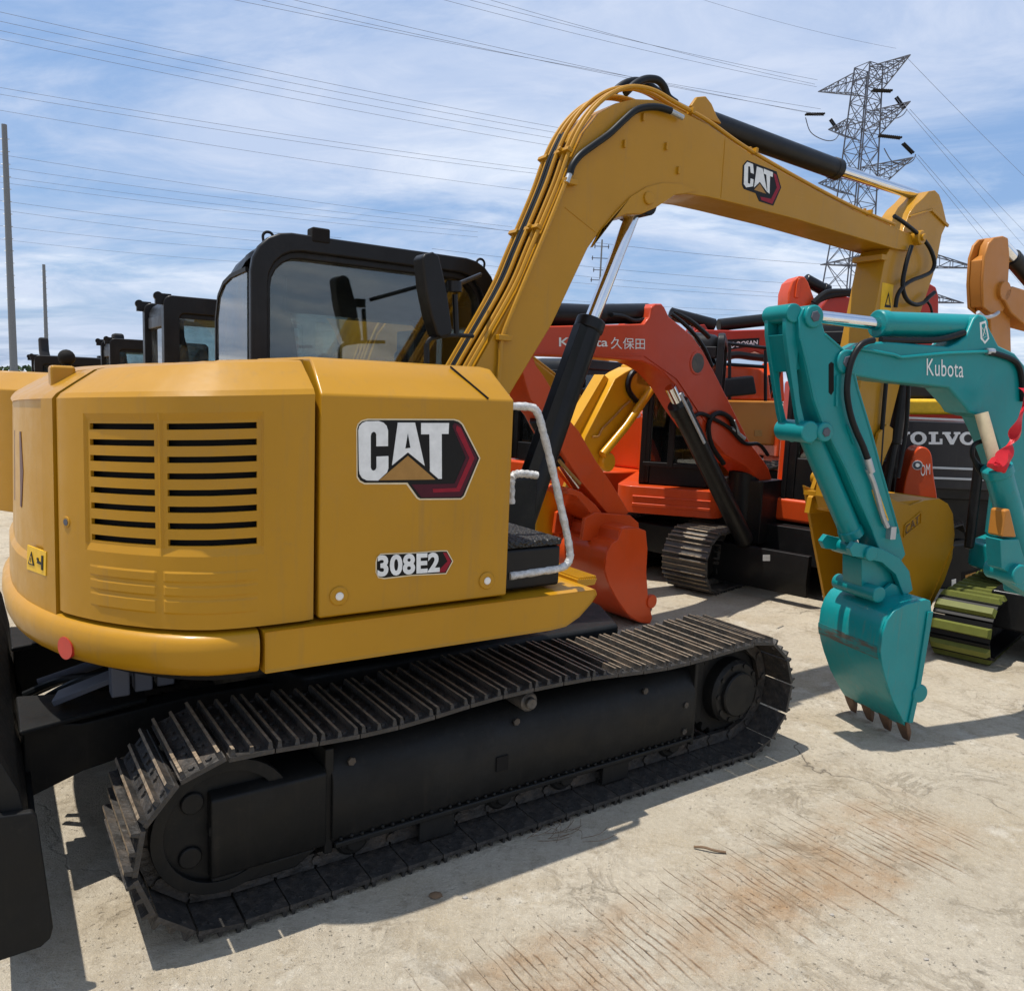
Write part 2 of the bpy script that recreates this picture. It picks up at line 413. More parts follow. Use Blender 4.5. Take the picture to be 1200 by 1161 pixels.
# ------------------------------------------------------------------ cabs
def cab(parent, x0, x1, y0, y1, z0, z1, zs=None, r=.15, post=.09, mat='blk', gl='glass', seat=True, ears=False, tube_frame=True, frame=None, glr=None, rnd=0.0):
    zs = z0+.35 if zs is None else zs
    b = MB(); n = 6
    for ya, yb, dz in ((y0, y0+post, 0), (y1-post, y1, rnd)):
        b.strip(rrect(x0, x1, z0, z1-dz, r, n, .03), rrect(x0+post, x1-post, zs, z1-dz-post*(1.15 if not dz else .6), r*.75, n, .04), ya, yb)
    for xa, xb in ((x0+.004, x0+post*.9), (x1-post*.9, x1-.004)):
        b.box(xa, xb, y0+post, y1-post, z0, zs, 0)
        b.box(xa+.02, xb-.004, y0+post, y1-post, z1-.22-rnd*.4, z1-.12-rnd*.3, 0)
    b.box(x0+.02, x1-.02, y0+post, y1-post, z0+.01, z0+.06, 0)
    fr = b.build('cab_frame', mat, parent, .012, frame=frame)
    b = MB(); rs = []
    for ins, z in (((.004, z1-.27), (.01, z1-.19), (.05, z1-.10), (.11, z1-.035), (.19, z1-.002), (.30, z1+.008)) if rnd else ((.03, z1-.16), (.028, z1-.09), (.05, z1-.04), (.09, z1-.01), (.17, z1+.008), (.28, z1+.012))):
        rs.append([(x, y, z1-(z1-z)*((.25+.75*(y-y0)/(y1-y0)) if rnd else 1)) for x, y in rrect(x0+ins, x1-ins, y0+ins, y1-ins, .12, 6)])
    b.rings(rs); b.build('roof', mat, parent, frame=frame)
    if tube_frame:
        b = MB(); o = rrect(x0-.012, x1+.012, z0, z1+.015, r, n, .03); i = rrect(x0+post*.78, x1-post*.78, zs-.2, z1-post*.78, r*.85, n, .04)
        b.strip(o, i, y0-.025, y0+.02); b.build('side_rail', mat, parent, .014, frame=frame)
    glr = glr or gl
    for nm, ya, g in (('window', y0+post*.5, gl), ('window', y1-post*.5, gl)):
        b = MB(); b.prism(rrect(x0+post-.02, x1-post+.02, zs-.02, z1-post*1.15+.02, r*.75, n, .04), ya, ya+.005); b.build(nm, g, parent, frame=frame)
    if rnd:
        yz = [(y0+.05, zs), (y0+.05, z1-.145), (y0+.30, z1-.15), (y1-.20, z1-.17), (y1-.10, z1-.22), (y1-.05, z1-.32), (y1-.05, zs)]
        b = MB(); b.rings([[(x, y, z) for y, z in yz] for x in (x0-.002, x0-.008)]); b.build('window', glr, parent, frame=frame)
        b = MB()
        for p_, q_ in zip(yz[1:], yz[2:]): b.bar((x0-.008, *p_), (x0-.008, *q_), .014, .018)
        b.build('window_seal', 'rub', parent, frame=frame)
    for xa, g in (((x1-.05, gl),) if rnd else ((x0+.05, glr), (x1-.05, gl))):
        b = MB(); b.box(xa, xa+.005, y0+post, y1-post, zs, z1-.12); b.build('window', g, parent, frame=frame)
    if seat:
        cx = x0+(x1-x0)*.32; cy = (y0+y1)/2
        b = MB(); b.box(cx-.22, cx+.26, cy-.24, cy+.24, z0+.08, z0+.42); b.build('seat', 'seat', parent, .05, frame=frame)
        b = MB(); b.rings([[(cx-.22-k*.05+sx, cy+sy*w, z0+.42+h) for sx, sy in ((0, -1), (.13, -1), (.13, 1), (0, 1))] for k, h, w in ((0, 0, .23), (.6, .25, .22), (1, .48, .17), (1.2, .56, .12), (1.3, .76, .10))])
        b.build('seat_back', 'seat', parent, .03, frame=frame)
        b = MB(); b.tube([(cx+.30, cy-.24, z0+.3), (cx+.34, cy-.24, z0+.78)], .018); b.ball((cx+.34, cy-.24, z0+.80), .035); b.build('joystick', 'rub', parent, frame=frame)
        b = MB(); b.box(x1-.25, x1-.12, cy+.02, cy+.24, z0+.06, z0+.95); b.build('monitor_post', 'rub', parent, .01, frame=frame)
        b = MB(); b.box(cx-.1, cx+.4, cy-.30, cy-.2, z0+.06, z0+.55)
        b.build('control_console', 'seat', parent, .01, frame=frame)
    if ears:
        for yy in (y0+.05, y1-.05):
            b = MB(); b.cyl((x0-.03, yy-.015, z1-.01), (x0-.03, yy+.015, z1-.01), .032, 14); b.box(x0-.05, x0+.06, yy-.02, yy+.02, z1-.07, z1+.01); b.build('lifting_eye', mat, parent, frame=frame)
    return fr

# ================================================================== 1. the big ochre excavator
U = Frame((-.444, 3.714), .5843)            # upper structure
T = Frame((-.759, 2.1544), .5993)           # near track: wheel line on the ground, near edge y=0
ex = thing('excavator', 'big ochre-yellow excavator in the foreground, model number 308E2 on its side panel, boom arched overhead', 'excavator', U)

# undercarriage ---------------------------------------------------------------
TL, TR, TW = 2.2791, .286, .4165
def sagf(t):
    hump = math.exp(-((t-.47)/.16)**2)*.014
    return hump-.016*math.sin(math.pi*min(max(t/.40, 0), 1))**2*(t < .40)-.018*math.sin(math.pi*min(max((t-.55)/.45, 0), 1))**2*(t > .55)
TF2 = Frame((T.O.x+T.n.x*(2.2-TW), T.O.y+T.n.y*(2.2-TW)), T.yaw)
for k, fr in enumerate((T, TF2)):
    tr, pf, PP = track(ex, fr, TL, TR, TW, .132, sag=sagf, rib=3, phase=.03)
    far = k == 1
    o = MB(); ri = .205
    o.cyl((0, .13, TR), (0, .29, TR), ri, 40, ch=.02); o.strip([(ri*1.02*math.cos(2*math.pi*i/40), TR+ri*1.02*math.sin(2*math.pi*i/40)) for i in range(40)], [(ri*.84*math.cos(2*math.pi*i/40), TR+ri*.84*math.sin(2*math.pi*i/40)) for i in range(40)], .105, .14)
    for a in (95, 180, 265): o.cyl((.125*math.cos(R(a+40)), .118, TR+.125*math.sin(R(a+40))), (.125*math.cos(R(a+40)), .13, TR+.125*math.sin(R(a+40))), .034, 20, ch=.004)
    o.cyl((0, .09, TR), (0, .13, TR), .05, 20, ch=.006)
    o.build('idler_wheel', 'und', tr, .004)
    o = MB(); N = 42; z = []
    for i in range(N*2):
        a = math.pi*i/N; r = .20 if i % 4 in (0, 1) else .225; z.append((TL+r*math.cos(a), TR+r*math.sin(a)))
    o.prism(z, .17, .23); o.cyl((TL, .10, TR), (TL, .34, TR), .15, 32, ch=.015); o.build('drive_sprocket', 'und', tr, .003)
    o = MB(); o.cyl((TL, .078, TR-.004), (TL, .12, TR-.004), .103, 36, ch=.006); o.build('motor_cover', 'und', tr)
    # side frame: main box with sloped top, outer panel, tensioner box at the idler end
    o = MB()
    prof = [(.11, .125), (.085, .16), (.085, .355), (.13, .43), (.19, .455), (.31, .44), (.31, .125)]
    o.rings([[(x, y, z) for y, z in prof] for x in (.33, 1.99)])
    o.box(.31, .34, .10, .32, .10, .46); o.box(1.985, 2.005, .09, .32, .10, .475)
    o.box(.34, 1.985, .079, .10, .122, .142)
    o.box(2.0, 2.12, .16, .30, .16, .46)
    o.build('track_frame', 'und', tr, .006)
    o = MB(); o.rings([[(x, y, z) for y, z in [(.10, .13), (.085, .15), (.085, .385), (.11, .40), (.28, .40), (.28, .13)]] for x in (-.045, .312)])
    o.prism([(-.04, .08), (.22, .08), (.30, .128), (-.04, .128)], .11, .28)
    o.build('tensioner_box', 'und', tr, .008)
    for i in range(10):
        a = 2*math.pi*i/10; o = MB(); o.cyl((TL+.126*math.cos(a), .094, TR+.126*math.sin(a)), (TL+.126*math.cos(a), .103, TR+.126*math.sin(a)), .011, 6); o.build('flange_bolt', 'und', tr)
    for x, z in ((.40, .40), (1.05, .40), (1.70, .40), (1.93, .30), (1.93, .18)):
        o = MB(); o.cyl((x, .088 if z < .36 else .105, z), (x, .078 if z < .36 else .096, z), .014, 6); o.build('frame_bolt', 'shoe', tr)
    o = MB()
    for i in range(44): o.ball((.36+i*.037, .0845, .150+.0015*math.sin(i*2.3)), .0065, 6)
    o.build('weld_bead', 'und', tr)
    o = MB(); o.box(.955, 1.005, .078, .084, .235, .29); o.build('grease_port', 'gap', tr)
    o = MB(); o.cyl((1.085, .07, .478), (1.085, .30, .478), .036, 24, ch=.006); o.cyl((1.085, .052, .478), (1.085, .07, .478), .022, 16, ch=.004); o.box(1.06, 1.11, .20, .28, .36, .46); o.build('carrier_roller', 'shoe2', tr)
    for i in range(6):
        x = .42+i*.295; o = MB(); o.cyl((x, .12, .118), (x, .30, .118), .064, 20, ch=.01); o.cyl((x, .095, .118), (x, .12, .118), .036, 16, ch=.005); o.box(x-.05, x+.05, .10, .118, .105, .15); o.build('track_roller', 'und', tr, .002)
    for x in (.72, 1.55):
        o = MB(); o.box(x-.07, x+.07, .088, .10, .045, .135); o.build('chain_guide', 'und', tr, .004)
o = MB()
o.prismz([(-.75, -.62), (.75, -.62), (.9, -.30), (.9, .30), (.75, .62), (-.75, .62), (-.9, .30), (-.9, -.30)], .30, .56)
o.build('car_body', 'und', ex, .02)
o = MB(); o.cyl((0, 0, .55), (0, 0, .72), .48, 48, ch=.01); o.cyl((0, 0, .60), (0, 0, .64), .53, 48); o.build('swing_bearing', 'und', ex)
# dozer blade behind the tail
o = MB(); sec = [(-1.60, .12), (-1.585, .22), (-1.59, .40), (-1.615, .55), (-1.66, .66), (-1.69, .66), (-1.665, .54), (-1.65, .40), (-1.65, .24), (-1.68, .12)]
o.prism([(x-.03, z) for x, z in sec], -1.06, 1.10); o.box(-1.628, -1.60, -.95, 1.0, .31, .335)
bl = o.build('dozer_blade', 'und', ex, .004)
o = MB(); ep = U.pls([(0, 953), (38, 948), (43, 954), (62, 1083), (59, 1096), (48, 1106), (0, 1122)], -1.07)
o.prism(spl2(ep[:0], 1) if False else [(-1.84, .62)]+ep[:]+[(-1.82, .09)], -1.085, -1.06)
o.build('end_plate', 'und', bl, .006)
o = MB()
for yy in (-.44, .44):
    o.prism([(-1.62, .24), (-1.62, .50), (-1.45, .47), (-1.1, .50), (-.78, .50), (-.78, .38), (-1.1, .36), (-1.45, .30)], yy-.04, yy+.04)
    o.prismz([(-1.63, yy-.16), (-1.25, yy-.05), (-1.25, yy+.05), (-1.63, yy+.16)], .505, .525)
o.build('blade_arm', 'und', ex, .008)
o = MB(); o.cyl((-1.25, .05, .52), (-.65, .05, .56), .06, 20, ch=.008); o.build('blade_cylinder', 'blk', ex)
o = MB(); o.cyl((-1.55, .05, .44), (-1.25, .05, .515), .02, 14); o.build('blade_cylinder_rod', 'lat', ex)
for k, P in enumerate(([(-1.60, -.10, .46), (-1.45, -.16, .52), (-1.2, -.2, .50), (-.9, -.22, .54)], [(-1.60, -.16, .42), (-1.42, -.28, .55), (-1.15, -.30, .56), (-.85, -.26, .55)])):
    o = MB(); o.tube(P, .014, 8, smooth=6); o.build('blade_hose', 'hose', ex)
o = MB(); o.bar((-1.58, -.30, .42), (-1.05, -.42, .47), .03, .02); o.build('blade_stay', 'lat', ex, .003)
for xx, yy in ((-1.35, -.62), (-1.28, -.60), (-1.21, -.58)):
    o = MB(); o.box(xx-.03, xx+.025, yy-.03, yy+.03, .60, .76); o.build('hose_clamp', 'lat', ex, .006)
o = MB(); o.bar((-1.52, -.42, .545), (-1.02, -.55, .74), .10, .02); o.build('step_bracket', 'lat', ex, .003)

# body ------------------------------------------------------------------------
SY = -1.0665
tail = [(-.86, SY), (-1.0, SY), (-1.08, -1.062), (-1.16, -1.048), (-1.24, -1.008), (-1.31, -.955), (-1.37, -.895), (-1.43, -.822), (-1.48, -.745), (-1.52, -.668), (-1.56, -.565), (-1.595, -.45), (-1.622, -.32), (-1.638, -.17), (-1.645, 0)]
full = tail+[(x, -y) for x, y in tail[-2::-1]]
def resample(P, step):
    out = [P[0]]
    for a, b in zip(P[:-1], P[1:]):
        d = math.dist(a, b); k = max(1, int(d/step))
        for i in range(1, k+1): out.append((a[0]+(b[0]-a[0])*i/k, a[1]+(b[1]-a[1])*i/k))
    return out
def normals(P):
    N = []
    for i in range(len(P)):
        a = P[max(i-1, 0)]; b = P[min(i+1, len(P)-1)]; d = math.dist(a, b); N.append(((b[1]-a[1])/d, -(b[0]-a[0])/d))
    return N
def off(P, d):
    # positive d = inwards
    return [(x-nx*d, y-ny*d) for (x, y), (nx, ny) in zip(P, normals(P))]
_t = normals(full)[0]
if _t[1] > 0:                                      # make normals point outwards (towards -y at the start)
    _n0 = normals
    def normals(P): return [(-a, -b) for a, b in _n0(P)]
arc = [0]
for a, b in zip(full[:-1], full[1:]): arc.append(arc[-1]+math.dist(a, b))
def on_arc(s):
    for i in range(len(arc)-1):
        if s <= arc[i+1] or i == len(arc)-2:
            t = (s-arc[i])/(arc[i+1]-arc[i]); return (full[i][0]+(full[i+1][0]-full[i][0])*t, full[i][1]+(full[i+1][1]-full[i][1])*t)
fs_ = [on_arc(i*arc[-1]/400) for i in range(401)]
# smooth the outline
for _ in range(6):
    fs_ = [fs_[0]]+[((a[0]+2*b[0]+c[0])/4, (a[1]+2*b[1]+c[1])/4) for a, b, c in zip(fs_[:-2], fs_[1:-1], fs_[2:])]+[fs_[-1]]
nn_ = normals(fs_)
def drop(s): return 1-.115*min(s, arc[-1]-s)/(arc[-1]/2)
def zdown(s, z): return ZB+(z-ZB)*drop(s) if z > ZB else z
def zup(s, z): return ZB+(z-ZB)/drop(s) if z > ZB else z
ZB, ZC, ZT, INS = .905, 1.581, 1.680, .125
def surf(s, d, z):
    """point on the tail outline at arc length s, d outwards"""
    k = s/arc[-1]*400; i = min(int(k), 399); t = k-i
    x = fs_[i][0]*(1-t)+fs_[i+1][0]*t; y = fs_[i][1]*(1-t)+fs_[i+1][1]*t
    nx = nn_[i][0]*(1-t)+nn_[i+1][0]*t; ny = nn_[i][1]*(1-t)+nn_[i+1][1]*t
    t_ = min(s, arc[-1]-s)/(arc[-1]/2); d = d-.022*t_**1.6*max(-.35, min(1, (z-ZB)/(ZC-ZB)))-.018*t_**2
    return (x+nx*d, y+ny*d, zdown(s, z))
def arc_at_px(q):
    """where the line of sight through picture point q meets the tail surface: (arc length, z)"""
    d = ray(q); best = None
    for i in range(400):
        a = U.O+U.a*fs_[i][0]+U.n*fs_[i][1]; b = U.O+U.a*fs_[i+1][0]+U.n*fs_[i+1][1]
        e = b-a; den = d.x*e.y-d.y*e.x
        if abs(den) < 1e-9: continue
        w = a-CO; t = (w.x*e.y-w.y*e.x)/den; u = (w.x*d.y-w.y*d.x)/den
        if t > 0 and -1e-6 <= u <= 1.000001 and (best is None or t < best[0]): best = (t, (i+u)*arc[-1]/400, CH+d.z*t)
    return best[1], zup(best[1], best[2])
s_door0 = .012; s_door1 = arc_at_px((62, 600))[0]
# engine door: a grid with real louvre openings
cols = [(101, 179), (194, 302)]
sc = [sorted(arc_at_px((x, 565))[0] for x in c) for c in cols]; sc.sort()
rowz = [(arc_at_px((250, y1))[1], arc_at_px((250, y0))[1]) for y0, y1 in [(496+i*19.6, 503.5+i*19.6) for i in range(8)]]
rowz.sort()
sl = sorted(set([s_door0, s_door1]+[v for c in sc for v in c]+[v+e for c in sc for v, e in ((c[0], -.012), (c[1], .012), (c[0], -.006), (c[1], .006), (c[0], -.018), (c[1], .018))]))
S = []
for a, b in zip(sl[:-1], sl[1:]):
    k = max(1, int((b-a)/.03)); S += [a+(b-a)*i/k for i in range(k)]
S.append(sl[-1])
zl = sorted(set([ZB, ZC]+[v for r in rowz for v in r]+[r[0]-.008 for r in rowz]+[r[1]+.008 for r in rowz]+[rowz[0][0]-.03, rowz[-1][1]+.03]+[.950, .956, .988, .994, 1.002, 1.008, 1.030, 1.036, 1.044, 1.050, 1.072, 1.078]))
def hole(sm, zm):
    return any(a < sm < b for a, b in sc) and any(a < zm < b for a, b in rowz)
def emboss(s, z):
    d = 0
    inc = any(a-.013 < s < b+.013 for a, b in sc)
    if inc and any(a-.0085 < z < b+.0085 for a, b in rowz): d -= .007
    if inc and rowz[0][0]-.02 < z < rowz[-1][1]+.02 and not any(a-.0095 < z < b+.0095 for a, b in rowz): d += .007
    if sc[0][0] < s < sc[1][1] and (.953 < z < .991 or 1.005 < z < 1.033 or 1.047 < z < 1.075) and not abs(s-sc[0][1]-.02) < .012: d += .0030
    return d
o = MB(); ns = len(S); vs = []; fs = []
for z in zl:
    for s in S:
        e = 0.006 if (s in (S[0], S[-1])) else 0
        vs.append(surf(s, emboss(s, z)-e, z))
top0 = len(vs); prof = ((.0, ZC+.0005), (-.012, ZC+.016), (-INS*.5, ZC+.052), (-INS, ZT-.004), (-INS-.03, ZT+.004))
for d, z in prof:
    for s in S: vs.append(surf(s, d-(0.006 if s in (S[0], S[-1]) else 0), z))
nz = len(zl)
for j in range(nz-1):
    for i in range(ns-1):
        if hole((S[i]+S[i+1])/2, (zl[j]+zl[j+1])/2): continue
        fs.append([j*ns+i, j*ns+i+1, (j+1)*ns+i+1, (j+1)*ns+i])
for j in range(nz-1, nz+len(prof)-1):
    for i in range(ns-1): fs.append([j*ns+i, j*ns+i+1, (j+1)*ns+i+1, (j+1)*ns+i])
o.add(vs, fs, 0)
# returns (thickness) round the door edge and inside each slot
def wall(pts_sz, d0, d1, m=0):
    a = [surf(s, d0, z) for s, z in pts_sz]; b = [surf(s, d1, z) for s, z in pts_sz]; n = len(a)
    o.add(a+b, [[i, (i+1) % n, n+(i+1) % n, n+i] for i in range(n)], m)
for a, b in sc:
    k = 8; seg = [a+(b-a)*i/k for i in range(k+1)]
    for z0, z1 in rowz: wall([(s, z0) for s in seg]+[(s, z1) for s in reversed(seg)], -.007, -.018)
k = 40; seg = [S[0]+(S[-1]-S[0])*i/k for i in range(k+1)]
wall([(s, ZB) for s in seg]+[(s, ZC) for s in reversed(seg)], -.006, -.05)
door = o.build('engine_door', 'yel', ex, ang=13)
# near-black sheet behind the slots, standing in for the shade inside
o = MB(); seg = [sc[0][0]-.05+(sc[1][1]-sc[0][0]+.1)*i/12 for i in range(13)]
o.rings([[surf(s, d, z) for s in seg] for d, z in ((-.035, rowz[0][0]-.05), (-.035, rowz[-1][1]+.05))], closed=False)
o.build('louvre_dark_backing', 'gap', door)
s, z = arc_at_px((75, 612)); o = MB(); o.cyl(surf(s, -.004, z), surf(s, .003, z), .017, 20, ch=.0015); o.build('lock_bezel', 'yel', door)
o = MB(); o.cyl(surf(s, .002, z), surf(s, .0045, z), .010, 16); o.build('lock', 'lat', door)

# counterweight: rest of the tail, with the recessed middle
s_cw0 = s_door1+.014; s_mid0 = arc_at_px((44, 560))[0]; s_end = arc[-1]-.02
rec = (s_mid0, arc[-1]-s_mid0)
S2 = [s_cw0, s_cw0+.004]+[s_cw0+.004+(rec[0]-s_cw0-.004)*i/6 for i in range(1, 7)]+[rec[0]+.012]+[rec[0]+.012+(rec[1]-rec[0]-.024)*i/26 for i in range(1, 27)]+[rec[1]]+[rec[1]+(s_end-rec[1])*i/24 for i in range(1, 25)]
zr = arc_at_px((40, 655))[1]
Z2 = [ZB-.02, ZB, zr-.02, zr, zr+.012, ZC-.05, ZC]
vs = []; fs = []; n2 = len(S2)
for z in Z2:
    for s in S2:
        inr = rec[0]+.006 < s < rec[1]-.006
        vs.append(surf(s, -.012 if (inr and z > zr-.001) else 0, z))
for d, z in prof:
    for s in S2: vs.append(surf(s, d-(.006 if rec[0]+.006 < s < rec[1]-.006 else 0), z))
for j in range(len(Z2)+len(prof)-1):
    for i in range(n2-1): fs.append([j*n2+i, j*n2+i+1, (j+1)*n2+i+1, (j+1)*n2+i])
o = MB(); o.add(vs, fs)
a = [surf(s_cw0, 0, z) for z in Z2]+[surf(s_cw0, d, z) for d, z in prof]; b = [surf(s_cw0, -.06, z) for z in Z2]+[surf(s_cw0, d-.06, z) for d, z in prof]
o.rings([a, b], closed=False); cw = o.build('counterweight', 'yel', ex, ang=28)
o = MB(); sm = arc_at_px((14, 545))[0]
def surfpoly(b, sz, d0, d1, m=0):
    a = [surf(s, d0, z) for s, z in sz]; c = [surf(s, d1, z) for s, z in sz]; n = len(a)
    b.add(a+c, [list(range(n)), list(range(2*n-1, n-1, -1))]+[[i, (i+1) % n, n+(i+1) % n, n+i] for i in range(n)], m)
surfpoly(o, [(sm+.03, 1.20), (sm+.0, 1.33), (sm+.03, 1.47), (sm+.26, 1.47), (sm+.26, 1.20)], -.014, -.0105)
o.build('rear_decal', 'dec_mar', cw)
o = MB(); q = [arc_at_px(p) for p in ((28, 639), (51, 647), (51, 675), (28, 667))]; surfpoly(o, q, -.002, .0025, 0)
ctr = (sum(p[0] for p in q)/4, sum(p[1] for p in q)/4); ds, dz = .042, .022
def warnlabel(b, put):
    """black triangle, bar, and a small figure pictogram in unit coordinates"""
    put(b, [(.08, .25), (.42, .25), (.25, .80)], 1, 1); put(b, [(.16, .31), (.34, .31), (.25, .63)], 0, 2)
    put(b, [(.235, .36), (.265, .36), (.265, .54), (.235, .54)], 1, 3)
    put(b, [(.80, .2), (.88, .2), (.88, .8), (.80, .8)], 1, 1); put(b, [(.56, .42), (.80, .40), (.80, .50), (.60, .54)], 1, 1); put(b, [(.56, .54), (.64, .54), (.64, .64), (.56, .64)], 1, 1)
def put1(b, pts, m, lv):
    def mp(u, v):
        s = (q[0][0]*(1-u)+q[1][0]*u)*(1-v)+(q[3][0]*(1-u)+q[2][0]*u)*v; z = (q[0][1]*(1-u)+q[1][1]*u)*v+0
        z = (q[1][1]*0+ (q[0][1]*(1-u)+q[1][1]*u)*0) or ((q[3][1]*(1-u)+q[2][1]*u)*v+(q[0][1]*(1-u)+q[1][1]*u)*(1-v)); return (s, z)
    surfpoly(b, [mp(u, 1-v) for u, v in pts], .0025, .0025+.0006*lv, m)
q2 = q
q = [arc_at_px(p) for p in ((28, 639), (51, 647), (51, 675), (28, 667))]
def put1(b, pts, m, lv):
    def mp(u, v):
        a = (q[0][0]*(1-u)+q[1][0]*u, q[0][1]*(1-u)+q[1][1]*u); c = (q[3][0]*(1-u)+q[2][0]*u, q[3][1]*(1-u)+q[2][1]*u)
        return (a[0]*v+c[0]*(1-v), a[1]*v+c[1]*(1-v))       # v up; q[0],q[1] are the top edge
    surfpoly(b, [mp(u, v) for u, v in pts], .0015, .0028+.0006*lv, m)
warnlabel(o, put1); o.build('warning_label', ['warn', 'dec_blk'], cw)
# small riser on the hood corner
o = MB(); p = U.P((66, 436), -.42); o.box(p.x-.02, p.x+.05, -.47, -.37, 1.50, U.pl((66, 428), -.47)[1]); o.build('filler_riser', 'yel', cw, .01)
o = MB(); p = U.P((78, 419), -.36); o.cyl((p.x, -.36, 1.55), (p.x, -.36, p.z), .014, 16); o.ball((p.x, -.36, p.z), .026, 16); o.build('exhaust_cap', 'gap', cw)

# lower skirt round the tail
s_sk0 = arc_at_px((305, 760))[0]; S3 = [s_sk0+.006+(arc[-1]-.3-s_sk0)*i/70 for i in range(71)]
skp = [(-.10, .770), (-.02, .762), (.006, .775), (.018, .80), (.024, .84), (.022, .868), (.012, .884), (-.006, .8925), (-.12, .896)]
o = MB(); o.rings([[surf(s, d, z) for d, z in skp] for s in S3]); sk = o.build('tail_skirt', 'yel', ex, .0, ang=40)
s, z = arc_at_px((84, 757)); o = MB(); pts = [(s+.034*math.cos(2*math.pi*i/24), z+.034*math.sin(2*math.pi*i/24)) for i in range(24)]; surfpoly(o, pts, .015, .0258); o.build('reflector', 'redspot', sk)
x_sk = surf(s_sk0, 0, 0)[0]+.006
o = MB()
def skirt_end(y, e=0):
    return [(x_sk, .764+e), (0.0, .757+e), (.07, .762+e), (.13, .790+e), (.185, .84), (.215-e, .872), (.205-e, .892), (x_sk, .892)]
o.rings([[(x, y, z) for x, z in skirt_end(y, e)] for y, e in ((SY-.02, .012), (SY-.027, .004), (SY+.01, 0), (-.30, 0))]); o.build('side_skirt', 'yel', ex, .006)

# right side panel with the logo
x0, x1 = -.857, -.178
o = MB(); rs = []
for z, iy, ia, ib in ((ZB, 0, 0, .0), (ZC, 0, 0, .0), (ZC+.05, .055, .004, .015), (ZT+.004, INS-.01, .008, .028), (ZT+.012, INS+.03, .01, .05)):
    rs.append([(x0+ia, SY+iy, z), (x1-ib, SY+iy, z), (x1-ib, -.36, z+(.0 if z < 1.6 else .0)), (x0+ia, -.36, z)])
o.rings(rs); pn = o.build('side_panel', 'yel', ex, .011, ang=40, seg=3)
def pxz(L, y): return U.pls(L, y)
Y0 = SY-.0
LG = lambda pts: [(400+x/4.839, 460+y/4.839) for x, y in pts]
o = MB()
lay = lambda pts, lv, m, k=0: decal(o, U, LG(pts), Y0, -(.0012+.0007*lv), m, k)
lay([(84, 205), (92, 178), (112, 158), (150, 148), (640, 150), (668, 158), (690, 178), (788, 372), (700, 588), (680, 606), (440, 608), (425, 598), (368, 520), (130, 520), (102, 506), (86, 480)], 0, 0)
lay([(90, 205), (98, 182), (117, 164), (152, 156), (636, 157), (662, 165), (682, 182), (780, 372), (692, 584), (676, 598), (446, 600), (432, 592), (374, 510), (132, 511), (107, 498), (92, 475)], 1, 1)
lay([(640, 172), (672, 182), (770, 372), (682, 580), (668, 590), (452, 593), (396, 520), (560, 518), (640, 516), (704, 368), (628, 190)], 2, 3)
lay([(652, 186), (675, 200), (752, 372), (668, 560), (520, 566), (516, 545), (650, 540), (724, 370), (648, 210)], 3, 2)
lay([(94, 215), (100, 190), (116, 172), (140, 162), (210, 161), (236, 170), (254, 188), (262, 215), (262, 303), (196, 304), (196, 236), (190, 224), (178, 222), (168, 230), (164, 246), (164, 424), (170, 438), (182, 442), (192, 436), (197, 424), (197, 362), (264, 359), (264, 428), (256, 452), (206, 498), (142, 497), (116, 484), (102, 462), (98, 440)], 4, 4)
lay([(318, 170), (415, 170), (470, 415), (375, 338), (285, 412)], 4, 4)
lay([(374, 232), (388, 312), (360, 316)], 5, 1)
lay([(450, 172), (608, 172), (605, 234), (566, 234), (567, 488), (548, 488), (500, 446), (497, 236), (450, 236)], 4, 4)
lay([(375, 358), (530, 492), (212, 496)], 4, 5)
o.build('logo_decal', ['dec_edge', 'dec_blk', 'dec_red', 'dec_mar', 'white', 'dec_gold'], pn)
o = MB()
lay([(194, 960), (200, 935), (222, 912), (420, 905), (560, 894), (600, 894), (634, 955), (594, 1028), (400, 1038), (242, 1056), (208, 1050), (194, 1020)], 0, 0)
lay([(200, 962), (205, 938), (225, 918), (420, 911), (560, 900), (596, 900), (627, 955), (590, 1022), (400, 1031), (242, 1049), (213, 1044), (200, 1018)], 1, 1)
lay([(575, 906), (594, 906), (621, 955), (587, 1016), (540, 1018), (600, 955)], 2, 2)
quad = LG([(205, 1045), (558, 1017), (558, 904), (205, 922)])
text_px(o, '308E2', U, quad, Y0-.0052, 4, offset=.040, space=1.06)
o.build('model_decal', ['dec_edge', 'dec_blk', 'dec_red', 'dec_mar', 'white'], pn)
for qx in ((397, 698), (570, 680)):
    x, z = U.pl(qx, SY); o = MB(); o.cyl((x, SY, z), (x, SY-.006, z), .030, 24, ch=.003); o.build('latch_bezel', 'yel', pn)
    o = MB(); o.cyl((x, SY-.004, z), (x, SY-.011, z), .013, 18, ch=.003); o.build('latch', 'lens', pn)
o = MB(); pa, pb = U.P((530, 431), SY+.1), U.P((572, 467), SY+.002); pa.z += .004
o.bar((pa.x, SY+INS-.012, ZT+.006), (pb.x, SY-.0005, ZC+.004), .005, .005); o.build('panel_seam', 'gap', pn)
